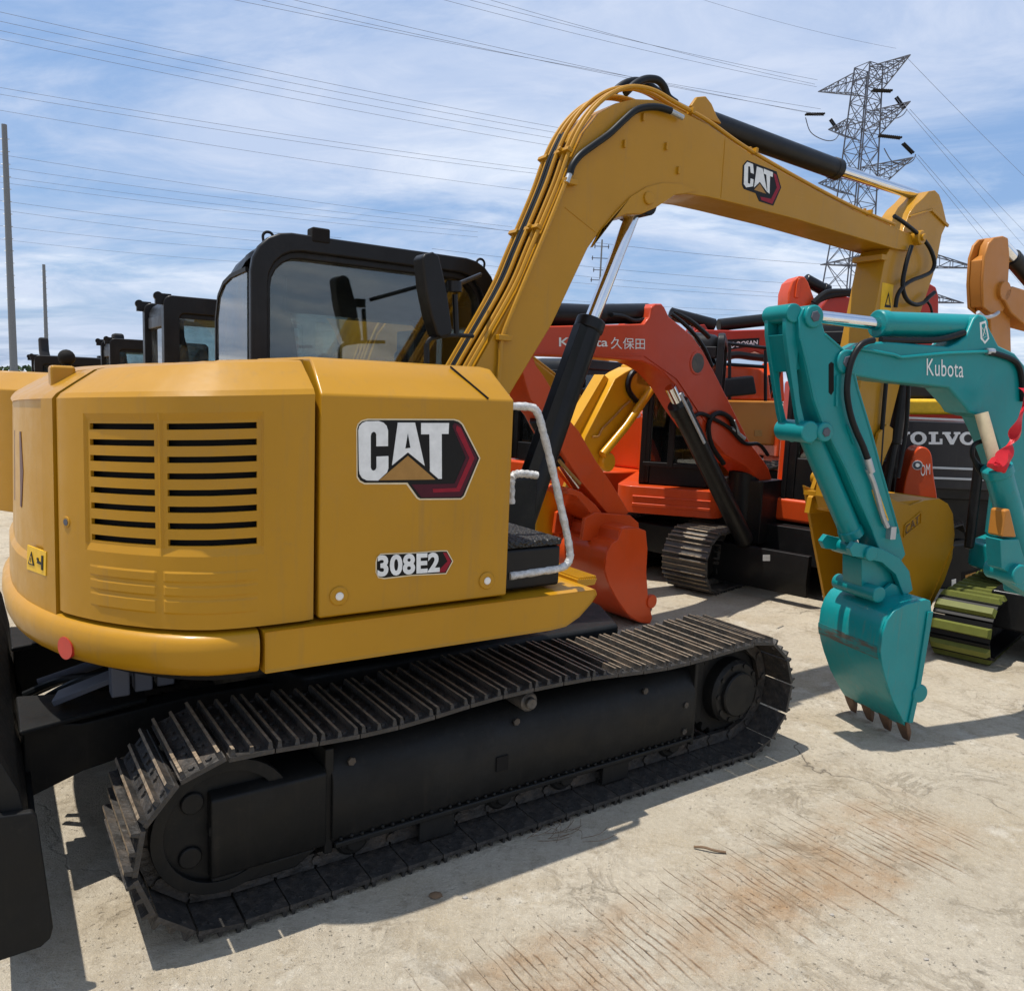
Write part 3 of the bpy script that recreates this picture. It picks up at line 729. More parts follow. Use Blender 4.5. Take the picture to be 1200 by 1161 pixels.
# inner core, hood top, left side box, front deck
o = MB(); inner = off(full, .10); o.prismz(inner[2:-2]+[(-.4, .95), (-.4, -.95)], .72, 1.5); o.build('engine_bay', 'gap', ex)
o = MB(); hs = [arc[-1]*i/60 for i in range(61)]; rim = [surf(s, -INS-.025, ZT+.003) for s in hs]; low = [surf(s, -INS-.025, ZC) for s in hs]; mid = [(x*.6-.30, y*.55, ZT+.004+(z-ZT)*.5) for x, y, z in rim]
o.rings([low, rim, mid, [(-.62, y*.2, ZT+.004) for x, y, z in rim]], closed=False); o.build('hood_top', 'yel', ex)
o = MB(); o.box(-.86, .40, .10, 1.06, .91, 1.05); o.box(-.85, .45, .08, 1.055, .77, .89); o.build('left_deck', 'yel', ex, .012)
o = MB(); o.box(-1.0, -.05, -.80, .80, .66, .755); o.prismz([(.0, -.34), (.48, -.30), (.48, -.04), (.0, .3)], .66, 1.22); o.build('swing_deck', 'und', ex, .015)
o = MB(); o.box(-.80, -.19, -.35, .04, .9, 1.62); o.build('tank_cover', 'blk', ex, .01)
# tool box with step mat, grab rails
o = MB(); o.box(-.165, .085, -1.02, -.55, .905, 1.055); tb = o.build('tool_box', 'blk', ex, .012)
o = MB(); o.box(-.165, .085, -1.025, -.55, 1.058, 1.085); o.build('step_mat', 'mat', tb, .008)
HP = [(596, 476), (621, 477), (630, 484), (637, 508), (647, 548), (658, 597), (667, 640), (667, 656), (658, 665), (630, 670), (597, 675)]
o = MB(); rail = spline([U.P(q, -1.02) for q in HP], 8); o.tube(rail, [.0142+.0016*math.sin(i*1.9)*math.sin(i*.7) for i in range(len(rail))], 12); o.build('grab_rail', 'film', ex)
o = MB(); rail = spline([U.P(q, -.9) for q in ((599, 590), (599, 566), (602, 557), (610, 555), (622, 556), (629, 557))], 6); o.tube(rail, [.0145+.0018*math.sin(i*2.1) for i in range(len(rail))], 12); o.build('inner_grab_rail', 'film', ex)
o = MB(); o.prism([(.205, .872), (.29, .876), (.30, .90), (.20, .905)], -.98, -.62)
for i in range(9): o.box(.21+i*.010, .214+i*.010, -.98, -.62, .900, .912)
o.build('front_step', 'yel', ex, .003)

# cab --------------------------------------------------------------------------
cab(ex, -.745, .41, .06, .685, .95, 2.212, zs=1.45, r=.17, post=.075, gl='glass', glr='glassr', rnd=.20)
o = MB(); o.box(-.505, -.425, .03, .10, 2.20, 2.262); o.build('roof_lamp', 'gap', ex, .008)
for x, y, z in ((-.66, .13, 2.185), (.36, .10, 2.195), (-.60, .56, 2.13)):
    o = MB(); o.tube([(x-.018, y, z), (x-.022, y, z+.028), (x-.010, y, z+.044), (x+.010, y, z+.044), (x+.022, y, z+.028), (x+.018, y, z)], .006, 8, smooth=4); o.build('lifting_hook', 'blk', ex)
o = MB(); MP = [(495, 301), (499, 297), (508, 295), (515, 299), (524, 338), (531, 388), (528, 393), (516, 396), (512, 391), (505, 368), (499, 338)]
o.prism(U.pls(MP, -.42), -.42, -.33); mi = o.build('mirror', 'blk', ex, .02, seg=3)
x0_, z0_ = U.pl((520, 394), -.38); o = MB(); o.tube([U.P((500, 404), -.38), U.P((505, 397), -.38), U.P((520, 394), -.38), U.P((535, 393), -.38), U.P((554, 394), -.35)], .009, 8, smooth=4)
o.tube([U.P((535, 393), -.38), U.P((533, 345), -.38)], .012, 8); o.cyl(U.P((533, 342), -.40), U.P((533, 330), -.40), .03, 14); o.tube([U.P((537, 333), -.36), U.P((563, 322), -.2)], .01, 8)
o.tube([U.P((500, 404), -.38), U.P((500, 440), -.38)], .012, 8); o.build('mirror_bracket', 'blk', ex)

# boom --------------------------------------------------------------------------
YN, YF = -.300, -.045; YC = (YN+YF)/2
UPC = [(552, 440), (560, 425), (607, 342), (629, 291), (658, 222), (672, 183), (685, 155), (702, 133), (722, 121), (744, 116), (768, 117), (793, 127), (830, 146), (873, 176), (933, 211), (1000, 246), (1050, 267)]
LOC = [(1070, 276), (1074, 286), (1066, 294), (1050, 292), (1013, 281), (933, 257), (860, 238), (830, 231), (806, 227.5), (790, 229), (780, 236), (768, 244), (752, 251), (732, 252), (716, 258), (704, 270), (689, 291), (647, 380), (597, 463), (575, 500), (548, 505)]
o = MB(); o.prism(U.pls(UPC+LOC, YN), YN, YF); boom = o.build('boom', 'yel', ex, .006, ang=30)
upl = [Vector((x, 0, z)) for x, z in U.pls(UPC, YN)]
def along_top(y, h, i0, i1, extra=lambda i: 0):
    P = []
    for i in range(i0, i1):
        t = (upl[min(i+1, len(upl)-1)]-upl[max(i-1, 0)]).normalized(); n = Vector((-t.z, 0, t.x))
        P.append(upl[i]+n*(h+extra(i))+Vector((0, y, 0)))
    return P
hump = lambda i: .035*math.exp(-((i-9.0)/1.6)**2)
for j, yy in enumerate((YN+.012, YN+.050, YN+.088, YN+.176, YN+.214)):
    o = MB(); o.tube(along_top(yy, .022+(.014 if j == 2 else 0), 0, len(upl), hump), .0105, 8, smooth=6); o.build('hydraulic_pipe', 'yel', boom)
for j, yy in enumerate((YN+.120, YN+.148)):
    o = MB(); o.tube(along_top(yy, .026, 0, 7), .015, 8, smooth=6); o.build('hydraulic_hose', 'hose', boom)
for i, w in ((3, .3), (5, .1), (13, .2), (15, .4), (11, .5)):
    p = upl[i]*(1-w)+upl[i+1]*w if i+1 < len(upl) else upl[i]; t = (upl[min(i+1, len(upl)-1)]-upl[i]).normalized(); n = Vector((-t.z, 0, t.x))
    o = MB(); a = p+n*.030; o.bar(a+Vector((0, YN-.004, 0)), a+Vector((0, YN+.105, 0)), .018, .030, up=n); o.bar(a+Vector((0, YN+.165, 0)), a+Vector((0, YN+.235, 0)), .018, .030, up=n)
    o.cyl(a+n*.012+Vector((0, YN+.05, 0)), a+n*.03+Vector((0, YN+.05, 0)), .010, 8); o.build('pipe_clamp', 'yel', boom, .002)
# the two looping hoses on the crown
for P, yy in (([(716, 112), (724, 104), (733, 98), (744, 95), (755, 97), (766, 104), (779, 114)], -.10), ([(733, 109), (744, 99), (757, 93), (770, 94), (778, 102), (783, 114), (792, 121)], -.20)):
    o = MB(); o.tube([U.P(q, yy) for q in P], .019, 10, smooth=6); o.tube([U.P(P[-1], yy), U.P((P[-1][0]+14, P[-1][1]+7), yy)], .013, 8, 1); o.build('crown_hose', ['hose', 'steel'], boom)
# side pipe and hose on the near face
o = MB(); o.tube([U.P(q, YN-.018) for q in ((583, 450), (586, 425), (588, 398), (600, 365), (640, 270), (665, 208))], .010, 8, smooth=4); o.build('side_pipe', 'yel', boom)
for q in ((588, 396), (665, 214)):
    o = MB(); x, z = U.pl(q, YN); o.box(x-.035, x+.035, YN-.034, YN, z-.013, z+.013); o.build('pipe_clamp', 'yel', boom, .004)
o = MB(); HO = [(668, 204), (671, 194), (680, 182), (696, 170), (714, 157), (730, 142), (744, 130), (757, 126), (772, 126), (786, 130)]
o.tube([U.P(q, YN-.026) for q in HO], .0165, 12, smooth=6)
o.tube([U.P(q, YN-.026) for q in ((664, 214), (668, 203))], .013, 10, 1); o.tube([U.P(q, YN-.026) for q in ((785, 130), (800, 138))], .013, 10, 1); o.build('side_hose', ['hose', 'steel'], boom)
# weld plates, bosses, doubler round the cylinder lug
o = MB(); dbl = [(693, 290), (708, 264), (722, 247), (738, 231), (756, 220), (775, 215), (795, 216), (815, 223), (806, 226), (790, 228), (780, 235), (768, 243), (752, 250), (732, 251), (716, 257), (704, 269)]
o.prism(U.pls(dbl, YN), YN-.010, YN+.01); o.build('lug_doubler', 'yel', boom); o = MB()
for q in ((731, 169), (780, 172), (753, 138), (794, 200)):
    x, z = U.pl(q, YN); o = MB(); o.bar((x, YN-.006, z-.018), (x, YN-.006, z+.018), .012, .016); o.build('weld_boss', 'yel', boom, .003)
o = MB(); x, z = U.pl((758, 233), YN); o.cyl((x, YN-.022, z), (x, YN, z), .030, 20, ch=.004); o.build('pin_cap', 'yel', boom)
for A, B in (((662, 243), (698, 272)), ((850, 163), (845, 232))):
    o = MB(); o.bar(U.P(A, YN), U.P(B, YN), .006, .006); o.build('weld_seam', 'yel', boom, .002)
LB = lambda pts: [(800+x/3.0, 40+y/3.0) for x, y in pts]
o = MB(); lb = lambda pts, lv, m: decal(o, U, LB(pts), YN, -(.0012+.0007*lv), m)
lb([(211, 462), (226, 444), (330, 484), (346, 540), (318, 604), (268, 588), (256, 560), (215, 545), (208, 530)], 0, 1)
lb([(318, 490), (328, 494), (342, 540), (314, 598), (276, 584), (272, 572), (310, 580), (330, 540)], 1, 2)
lb([(216, 462), (226, 450), (246, 458), (249, 492), (238, 488), (236, 466), (229, 466), (228, 524), (236, 528), (238, 508), (248, 512), (246, 536), (222, 540), (214, 528)], 2, 4)
lb([(260, 466), (280, 474), (296, 556), (270, 520), (250, 540)], 2, 4)
lb([(284, 474), (316, 487), (315, 503), (306, 500), (304, 562), (297, 556), (293, 495), (284, 491)], 2, 4)
lb([(270, 526), (292, 562), (250, 548)], 2, 5)
o.build('boom_decal', ['dec_edge', 'dec_blk', 'dec_red', 'dec_mar', 'white', 'dec_gold'], boom)
# boom cylinder
o = MB(); p0, p1 = U.P((608, 622), YC), U.P((692.5, 377), YC); o.cyl(p0, p1, .066, 28, ch=.01)
d = (p1-p0).normalized(); o.cyl(p1-d*.05, p1+d*.012, .074, 28, ch=.006); o.bar(p0+Vector((-.065, -.02, .02)), p1+Vector((-.068, -.02, -.03)), .06, .07); bc = o.build('boom_cylinder', 'blk', ex, .004)
o = MB(); o.cyl(p1, U.P((742, 250), YC), .036, 24); o.build('piston_rod', 'chrome', bc)
o = MB(); pe = U.P((745, 243), YC); o.cyl(pe+Vector((0, -.10, 0)), pe+Vector((0, .10, 0)), .055, 20, ch=.006); o.build('rod_eye', 'blk', bc)
# arm cylinder on the boom's back
o = MB(); p0, p1 = U.P((818, 139), YC), U.P((982, 199), YC); o.cyl(p0, p1, .058, 28, ch=.008); d = (p1-p0).normalized(); o.cyl(p1-d*.06, p1, .062, 28, ch=.006); ac = o.build('arm_cylinder', 'blk', ex)
o = MB(); o.cyl(p1, U.P((1083, 232), YC), .033, 20); o.build('piston_rod', 'chrome', ac)
o = MB()
for yy in (YC-.085, YC+.06): o.prism(U.pls([(796, 129), (803, 119), (813, 118), (820, 127), (826, 141), (832, 150), (800, 140)], YC), yy, yy+.025)
o.build('cylinder_lug', 'yel', boom, .006)

# arm --------------------------------------------------------------------------
AN, AF = -.275, -.075
o = MB(); AP = [(1096, 223), (1101, 228), (1105, 240), (1110, 262), (1104, 275), (1098, 307), (1093, 325), (1079, 366), (1060, 430), (1045, 490), (1032, 545), (1022, 590), (1006, 606), (990, 600), (986, 585), (996, 520), (1012, 430), (1024, 370), (1038, 300), (1046, 286), (1058, 272), (1066, 250), (1073, 240), (1082, 232), (1089, 224)]
o.prism(U.pls(AP, AN), AN, AF); arm = o.build('arm', 'yel', ex, .006, ang=30)
o = MB(); o.bar(U.P((1066, 254), AN-.006), U.P((1092, 246), AN-.006), .014, .012); o.bar(U.P((1092, 246), AN-.006), U.P((1111, 265), AN-.006),   .014, .02); o.build('arm_rib', 'yel', arm, .004); o = MB(); o.box(*[v for v in (U.pl((1036, 302), AN)[0]-.03, U.pl((1036, 302), AN)[0]+.03)], AN-.004, AF+.004, U.pl((1036, 302), AN)[1]-.015, U.pl((1036, 302), AN)[1]+.02); o.build('stop_pad', 'yel', arm, .004)
o = MB(); x, z = U.pl((1069, 280), AN); o.cyl((x, YN-.045, z), (x, YF+.03, z), .045, 24, ch=.006); o.cyl((x, YN-.06, z), (x, YN-.045, z), .022, 12, ch=.003); o.build('arm_pin', 'yel', boom)
o = MB(); Wq = [(1029, 372), (1041, 374), (1046, 334), (1034, 331)]
decal(o, U, [(1028, 396), (1041, 397), (1047, 334), (1034, 331)], AN, -.0015, 0)
for pts, m in (([(1036, 360), (1044, 361), (1041, 342)], 1), ([(1038, 357), (1042, 357.5), (1040.6, 347)], 0), ([(1032, 379), (1040, 380), (1040, 384), (1032, 383)], 1), ([(1034, 372), (1037, 372), (1036, 390), (1033, 390)], 1)):
    decal(o, U, pts, AN, -(.0022 if m == 1 else .0029), m)
o.build('warning_label', ['warn', 'dec_blk'], arm)
Z7 = lambda pts: [(1020+x/6.45, 220+y/6.45) for x, y in pts]
for P, r in ((Z7([(180, 215), (250, 262), (330, 325), (400, 390), (445, 450), (475, 520), (484, 580), (460, 635), (400, 668), (320, 698), (250, 745), (205, 815), (190, 905)]), .013), (Z7([(312, 440), (285, 520), (262, 610), (246, 700), (248, 780), (280, 850), (340, 884), (400, 870), (440, 830), (485, 792)]), .014), (Z7([(430, 860), (455, 900), (465, 960), (450, 1040)]), .008)):
    o = MB(); o.tube([U.P(q, AN-.05) for q in P], r, 10, smooth=6); o.build('arm_hose', 'hose', arm)
# bucket cylinder in front of the arm, hoses beside it
o = MB(); p0, p1 = U.P((1074, 330), -.18), U.P((1047, 520), -.18); o.cyl(p0, p1, .05, 20, ch=.006); kc = o.build('bucket_cylinder', 'blk', ex)
o = MB(); o.cyl(p1, U.P((1038, 575), -.18), .028, 16); o.build('piston_rod', 'blk', kc)
for k, (A, B, C) in enumerate((((1040, 430), (1034, 500), (1030, 560)), ((1066, 420), (1062, 500), (1052, 560)))):
    o = MB(); o.tube([U.P(q, -.30) for q in (A, B, C)], .014, 8, smooth=5); o.build('arm_hose', 'hose', arm)
o = MB(); LK = [(1024, 536), (1030, 508), (1040, 497), (1047, 502), (1046, 516), (1036, 540), (1030, 560)]
for yy in (-.31, -.06): o.prism(U.pls(LK, -.31), yy, yy+.025)
o.build('bucket_link', 'yel', ex, .006)

# bucket ------------------------------------------------------------------------
BN, BF = -.50, .15
prof_b = U.pls([(1043, 583), (1056, 589), (1067, 592), (1084, 586), (1101, 584), (1111, 590), (1117, 602), (1119, 626), (1116, 654), (1107, 680), (1093, 707), (1080, 738)], BN)
tip = prof_b[-1]; mouth = U.pls([(1066, 742), (1052, 650)], BN)
o = MB()
for ya, yb in ((BN, BN+.022), (BF-.022, BF)): o.prism(prof_b+mouth, ya, yb)
bk = o.build('bucket', 'yel', ex, .004, ang=25)
sh = spl2(prof_b[4:], 5); th = .024; inn = []
for i, (x, z) in enumerate(sh):
    a = sh[max(i-1, 0)]; b = sh[min(i+1, len(sh)-1)]; d = math.dist(a, b); nx, nz = (b[1]-a[1])/d, -(b[0]-a[0])/d
    inn.append((x+nx*th, z+nz*th))
o = MB(); ring = []
for y in (BN+.018, BF-.018): ring.append([(x, y, z) for x, z in sh]+[(x, y, z) for x, z in reversed(inn)])
o.rings(ring); o.box(prof_b[0][0]-.0, prof_b[4][0], BN+.018, BF-.018, prof_b[3][1]-.03, prof_b[3][1]+.0); o.build('back_shell', 'yel', bk, ang=30)
for k in range(5):
    y = BN+.04+k*(BF-BN-.08)/4; o = MB(); x, z = tip
    o.rings([[(x-.02+s*dx, y+w*sy, z+.05-dz+s*.0) for s, sy in ((-1, -1), (1, -1), (1, 1), (-1, 1))] for dx, w, dz in ((.03, .035, 0), (.028, .034, .06), (.006, .026, .15))]); o.build('tooth', 'tooth', bk, .003)
o = MB()
for yy in (-.30, -.06):
    o.prism([(prof_b[0][0]-.16, prof_b[0][1]+.0), (prof_b[0][0]-.12, prof_b[0][1]+.10), (prof_b[0][0]-.05, prof_b[0][1]+.14), (prof_b[0][0]+.03, prof_b[0][1]+.12), (prof_b[2][0], prof_b[2][1]-.01), (prof_b[0][0], prof_b[0][1]-.03)], yy, yy+.03)
px_, pz_ = prof_b[0][0]-.06, prof_b[0][1]+.07; o.cyl((px_, -.36, pz_), (px_, .02, pz_), .045, 20, ch=.006); o.build('bucket_hinge', 'yel', bk, .004)
o = MB(); hx, hz = U.pl((945, 590), BF); o.prism([(hx-.10, hz-.05), (hx-.08, hz+.06), (hx-.02, hz+.10), (hx+.06, hz+.09), (hx+.10, hz-.05)], BF-.10, BF-.06); o.cyl((hx, BF-.28, hz+.02), (hx, BF-.04, hz+.02), .05, 20, ch=.006); o.build('bucket_hinge', 'yel', bk, .004)
o = MB(); fq = [(1059, 629), (1079, 613), (1079, 600), (1060, 616)]
fr = [U.P(q, BN-.004) for q in fq]
for a, b in zip(fr, fr[1:]+fr[:1]): o.bar(a, b, .006, .01)
text_px(o, 'CAT', U, [(1061.5, 627), (1077.5, 612.5), (1077.5, 602.5), (1061.5, 617)], BN-.006, 1, offset=.0)
o.bar(U.P((1117, 640), BN-.003), U.P((1084, 718), BN-.003), .010, .008)
o.build('embossed_mark', ['yel', 'tooth'], bk)
# ================================================================== 2. teal mini excavator on the right
yawU = math.atan2(-.735, -.678); yawT = R(-160)      # undercarriage heading; boom heading
_c2 = (ground((1005, 838))+ground((1075, 861)))/2
fT = Vector((math.cos(yawT), math.sin(yawT), 0))
TE = Frame((_c2.x-fT.x*2.45, _c2.y-fT.y*2.45), yawT)
tl = thing('mini_excavator', 'teal mini excavator at the right, bucket standing on the concrete on four rusty teeth', 'excavator', TE)
AY = .07
Z6 = lambda pts: [(860+x/3.224, 240+y/3.224) for x, y in pts]
Z7b = lambda pts: [(860+x/3.224, 540+y/3.224) for x, y in pts]
# arm
ap = [(937, 396), (936, 372), (942, 361), (953, 357.5), (961, 362), (963.5, 376), (967, 389), (984, 404), (997, 417), (1001, 432), (1006, 455), (1022, 505), (1034, 550), (1046, 592), (1055, 624), (1062, 650), (1052, 664), (1036, 660), (1022, 622), (1006, 588), (990, 550), (975, 520), (962, 495), (952, 468), (944, 430)]
o = MB(); o.prism(TE.pls(ap, AY), -.075, AY); ta = o.build('arm', 'teal', tl, .008, ang=30)
o = MB(); h = [(971, 427), (974, 424), (977, 426), (977, 458), (974, 463), (971, 460)]; o.prism(TE.pls(h, AY), AY-.002, AY+.001); o.build('slot', 'gap', ta)
o = MB()
for q, r in (((952, 371), .05), ((990, 424), .055), ((965, 506), .045)):
    x, z = TE.pl(q, AY); o = MB(); o.cyl((x, -.10, z), (x, AY+.018, z), r, 24, ch=.006); pv = o.build('pivot_boss', 'teal', ta, .003)
    o = MB(); o.cyl((x, AY+.016, z), (x, AY+.024, z), r*.5, 6, ch=.003); o.build('pin_bolt', 'lat', ta)
o = MB(); x, z = TE.pl((983, 470), AY); o.bar(TE.P((981, 440), AY+.004), TE.P((980, 476), AY+.004), .012, .01); o.bar(TE.P((1000, 520), AY+.004), TE.P((992, 498), AY+.004), .012, .01); o.build('weld_rib', 'teal', ta)
o = MB()
for yy in (-.105, .02): o.prism(TE.pls([(913, 368), (917, 360), (926, 359), (932, 366), (934, 384), (930, 398), (926, 430), (930, 470), (938, 505), (946, 512), (944, 520), (932, 512), (926, 484), (918, 430), (913, 392)], .0), yy, yy+.025)
x, z = TE.pl((921, 368), 0); o.cyl((x, -.12, z), (x, .06, z), .042, 20, ch=.005); x, z = TE.pl((936, 505), 0); o.cyl((x, -.12, z), (x, .08, z), .05, 20, ch=.006)
o.prism(TE.pls([(914, 392), (930, 396), (936, 432), (922, 436)], 0), -.09, .03)
o.build('front_guard', 'teal', ta, .006)
for P in ([(938, 398), (946, 430), (954, 468), (964, 495), (977, 520), (992, 550), (1008, 588), (1023, 622)], [(967, 392), (984, 407), (996, 419), (1000, 434), (1005, 456), (1020, 505), (1032, 550), (1044, 592), (1053, 624)]):
    o = MB(); o.tube([TE.P(q, AY) for q in P], .006, 6); o.build('weld_seam', 'teal', ta)
# bucket cylinder on the arm's front
o = MB(); p0, p1 = TE.P((943, 496), -.01), TE.P((999, 628), -.01); o.cyl(p0, p1, .052, 26, ch=.008); d = (p1-p0).normalized(); o.cyl(p1-d*.05, p1, .058, 26, ch=.006); kc = o.build('bucket_cylinder', 'teal', tl)
o = MB(); o.cyl(p1, TE.P((1004, 645), -.01), .028, 16); o.build('piston_rod', 'chrome', kc)
o = MB(); x, z = TE.pl((1000, 643), 0); o.cyl((x, -.13, z), (x, .12, z), .036, 18, ch=.005)
for yy in (-.11, .075):
    o.prism(TE.pls([(992, 642), (998, 634), (1006, 636), (1030, 642), (1050, 652), (1062, 668), (1066, 690), (1056, 698), (1046, 672), (1030, 658), (1006, 652), (996, 651)], .085), yy, yy+.03)
o.build('bucket_link', 'teal', tl, .007)
o = MB()
o.prism(TE.pls([(1010, 655), (1036, 655), (1060, 672), (1064, 694), (1050, 705), (1018, 700), (1010, 688)], .06), -.07, .06); x, z = TE.pl((1016, 692), .06); o.cyl((x, -.14, z), (x, .14, z), .04, 18, ch=.005); o.build('bucket_coupler', 'teal', tl, .012)
# bucket
BW = .21
np_ = [(1091, 704), (1086, 702), (1062, 708), (1048, 716), (1040, 727), (1035, 741), (1032, 763), (1034, 780), (1038, 796), (1046, 820), (1059, 846), (1067, 847), (1074, 829), (1076, 806), (1082, 782), (1092, 716)]
o = MB(); pp = TE.pls(np_, BW)
for ya, yb in ((BW-.018, BW), (-BW, -BW+.018)): o.prism(pp, ya, yb)
tb = o.build('bucket', 'tealw', tl, .005, ang=25)
back = spl2(TE.pls([(1086, 702), (1062, 708), (1048, 716), (1040, 727), (1035, 741), (1032, 763), (1034, 780), (1038, 796), (1046, 820), (1059, 846), (1065, 854)], BW), 5); inn = []
for i, (x, z) in enumerate(back):
    a = back[max(i-1, 0)]; b = back[min(i+1, len(back)-1)]; dd = math.dist(a, b); nx, nz = -(b[1]-a[1])/dd, (b[0]-a[0])/dd
    inn.append((x+nx*.02, z+nz*.02))
_cx = sum(p[0] for p in pp)/len(pp)
if abs(inn[20][0]-_cx) > abs(back[20][0]-_cx): inn = [(2*a-c, 2*b-d) for (a, b), (c, d) in zip(back, inn)]
o = MB(); o.rings([[(x, y, z) for x, z in back]+[(x, y, z) for x, z in reversed(inn)] for y in (-BW+.006, BW-.012)]); o.build('back_shell', 'tealw', tb, ang=30)
o = MB(); k0 = 28
o.rings([[(back[i][0]+(back[i][0]-inn[i][0])*.10, y, back[i][1]+(back[i][1]-inn[i][1])*.10) for i in range(k0-4, k0+1)]+[(inn[i][0], y, inn[i][1]) for i in range(k0, k0-5, -1)] for y in (-BW+.002, BW-.02)]); o.build('wear_strip', 'wear', tb)
o = MB(); x, z = TE.pl((1077, 812), BW); o.cyl((x, BW-.012, z), (x, BW+.012, z), .045, 20, ch=.005); o.prism(TE.pls([(1063, 846), (1068, 846), (1078, 800), (1092, 716), (1086, 716), (1073, 798)], BW), BW, BW+.01); o.build('side_cutter', 'teal', tb, .003)
o = MB()
for yy in (-.13, .07): o = MB(); o.prism(TE.pls([(1026, 712), (1030, 692), (1042, 682), (1052, 686), (1062, 706)], .07), yy, yy+.02); o.build('bucket_ear', 'teal', tb, .004)
lx, lz = back[-1]
for k in range(4):
    y = -BW+.035+k*(2*BW-.07)/3; o = MB(); f = -1 if inn[0][0] < back[0][0] else 1
    o.rings([[(lx+dx+s*tk, y+sy*w, lz+dz+s*tk) for s, sy in ((-1, -1), (1, -1), (1, 1), (-1, 1))] for dx, dz, w, tk in ((0, .03, .03, .012), (-.002, .0, .034, .018), (-.014, -(lz-.006)*.55, .028, .012), (-.026, -lz+.006, .020, .004))]); o.build('tooth', 'tooth', tb, .003)
# boom
BY = .075
bp = [(985, 424), (988, 416), (1004, 410), (1021, 401), (1040, 400), (1112, 406), (1122, 402), (1132, 394), (1141, 373), (1147, 368), (1153, 370), (1161, 386), (1171, 405), (1190, 414), (1203, 430), (1222, 480), (1240, 560), (1252, 650), (1250, 700), (1205, 700), (1200, 640), (1190, 585), (1178, 541), (1166, 510), (1156, 489), (1148, 488), (1136, 484), (1131, 476), (1112, 455), (1090, 452), (1040, 447), (1000, 440), (988, 434)]
o = MB(); o.prism(TE.pls(bp, BY), -BY, BY); tbm = o.build('boom', 'teal', tl, .012, ang=30, seg=3)
o = MB(); text_px(o, 'Kubota', TE, [(1086, 440), (1129, 442.5), (1129, 423), (1086, 420)], BY+.0025, 0, space=1.05); o.build('name_lettering', 'white', tbm)
o = MB(); decal(o, TE, [(1148, 378), (1155, 376), (1159, 397), (1154, 403), (1149, 397)], BY, .0015, 0); decal(o, TE, [(1150, 380), (1154, 379), (1157, 396), (1154, 400), (1151, 396)], BY, .0022, 1)
for a, b in (((1151, 384), (1155, 392)), ((1155, 382), (1152, 394)), ((1152, 396), (1156, 394))): o.bar(TE.P(a, BY+.003), TE.P(b, BY+.003), .004, .001)
o.build('shield_decal', ['white', 'teal'], tbm)
o = MB(); o.tube([TE.P(q, BY+.012) for q in ((1000, 407), (1048, 416), (1056, 419), (1110, 414), (1160, 412))], .008, 8); o.tube([TE.P(q, BY+.012) for q in ((1158, 413), (1172, 416), (1190, 424), (1197, 440), (1199, 470))], .014, 8, 1, smooth=4); o.tube([TE.P(q, BY+.012) for q in ((1156, 412), (1164, 412))], .016, 8, 2)
o.build('boom_pipe', ['teal', 'hose', 'steel'], tbm)
o = MB(); p0, p1 = TE.P((1147, 383), 0), TE.P((1028, 379.5), 0); o.cyl(p0, p1, .058, 28, ch=.008); d = (p1-p0).normalized(); o.cyl(p1-d*.05, p1+d*.004, .064, 28, ch=.006); ac = o.build('arm_cylinder', 'teal', tl)
o = MB(); o.cyl(p1, TE.P((955, 371), 0), .030, 20); o.build('piston_rod', 'chrome', ac)
o = MB(); o.tube([TE.P(q, .06) for q in ((1032, 398), (1060, 399), (1100, 398), (1130, 390))], .015, 8, smooth=4); o.build('arm_cylinder_hose', 'hose', ac)
o = MB(); HT = Z6([(528, 512), (505, 517), (480, 530), (458, 560), (440, 605), (430, 660), (428, 720), (440, 790), (460, 850), (485, 905), (505, 958)])
o.tube([TE.P(q, AY+.03) for q in HT], .0145, 10, smooth=6); o.tube([TE.P(q, AY+.03) for q in Z6([(505, 958), (520, 1010)])], .017, 10, 1)
o.tube([TE.P(q, AY+.02) for q in Z7b([(505, 30), (530, 90), (560, 200), (580, 250)])], .0125, 8, 1, smooth=4); o.box(*(lambda p: (p[0]-.016, p[0]+.016, AY, AY+.03, p[1]-.035, p[1]+.025))(TE.pl(Z7b([(585, 265)])[0], AY)), 1)
o.build('arm_hose', ['hose', 'steel'], ta)
o = MB(); decal(o, TE, Z7b([(520, 110), (540, 95), (585, 225), (560, 235)]), AY, .0015, 0)
for i in range(3): decal(o, TE, Z7b([(528+i*13, 118+i*38), (540+i*13, 112+i*38), (550+i*13, 138+i*38), (536+i*13, 144+i*38)]), AY, .0024, 1)
o.build('warning_label', ['warn', 'dec_blk'], ta)
# boom cylinder
CYb = .17
o = MB(); p0, p1 = TE.P((1208, 690), CYb), TE.P((1168, 548), CYb); o.cyl(p0, p1, .062, 28, ch=.008); d = (p1-p0).normalized(); o.cyl(p1-d*.04, p1+d*.01, .07, 28, ch=.006); bc = o.build('boom_cylinder', 'teal', tl)
o = MB(); o.cyl(p1, TE.P((1150, 484), CYb*.6), .03, 20); o.build('piston_rod', 'dec_edge', bc)
o = MB(); rb = []
import random as _r
_r.seed(3)
rp = [TE.P(q, CYb+.06) for q in ((1203, 455), (1198, 480), (1190, 505), (1180, 525), (1171, 546), (1160, 543))]
rs = spline(rp, 6); RR = []
for i, p in enumerate(rs):
    w = .055*(1-.55*i/len(rs)); a = i*.32; RR.append([p+Vector((w*math.cos(a), .02*math.sin(a*1.7), w*.35*math.sin(a))), p+Vector((0, .018+.01*math.sin(a*2), 0)), p+Vector((-w*math.cos(a), -.02*math.sin(a*1.7), -w*.35*math.sin(a))), p-Vector((0, .006, 0))])
o.rings(RR); o.tube([TE.P((1162, 541), CYb+.03), TE.P((1174, 548), CYb+.05), TE.P((1176, 540), CYb+.03)], .03, 8)
tag(o.build('ribbon', 'ribbon', None, frame=TE), 'crumpled red plastic ribbon tied round the teal boom cylinder', 'ribbon')
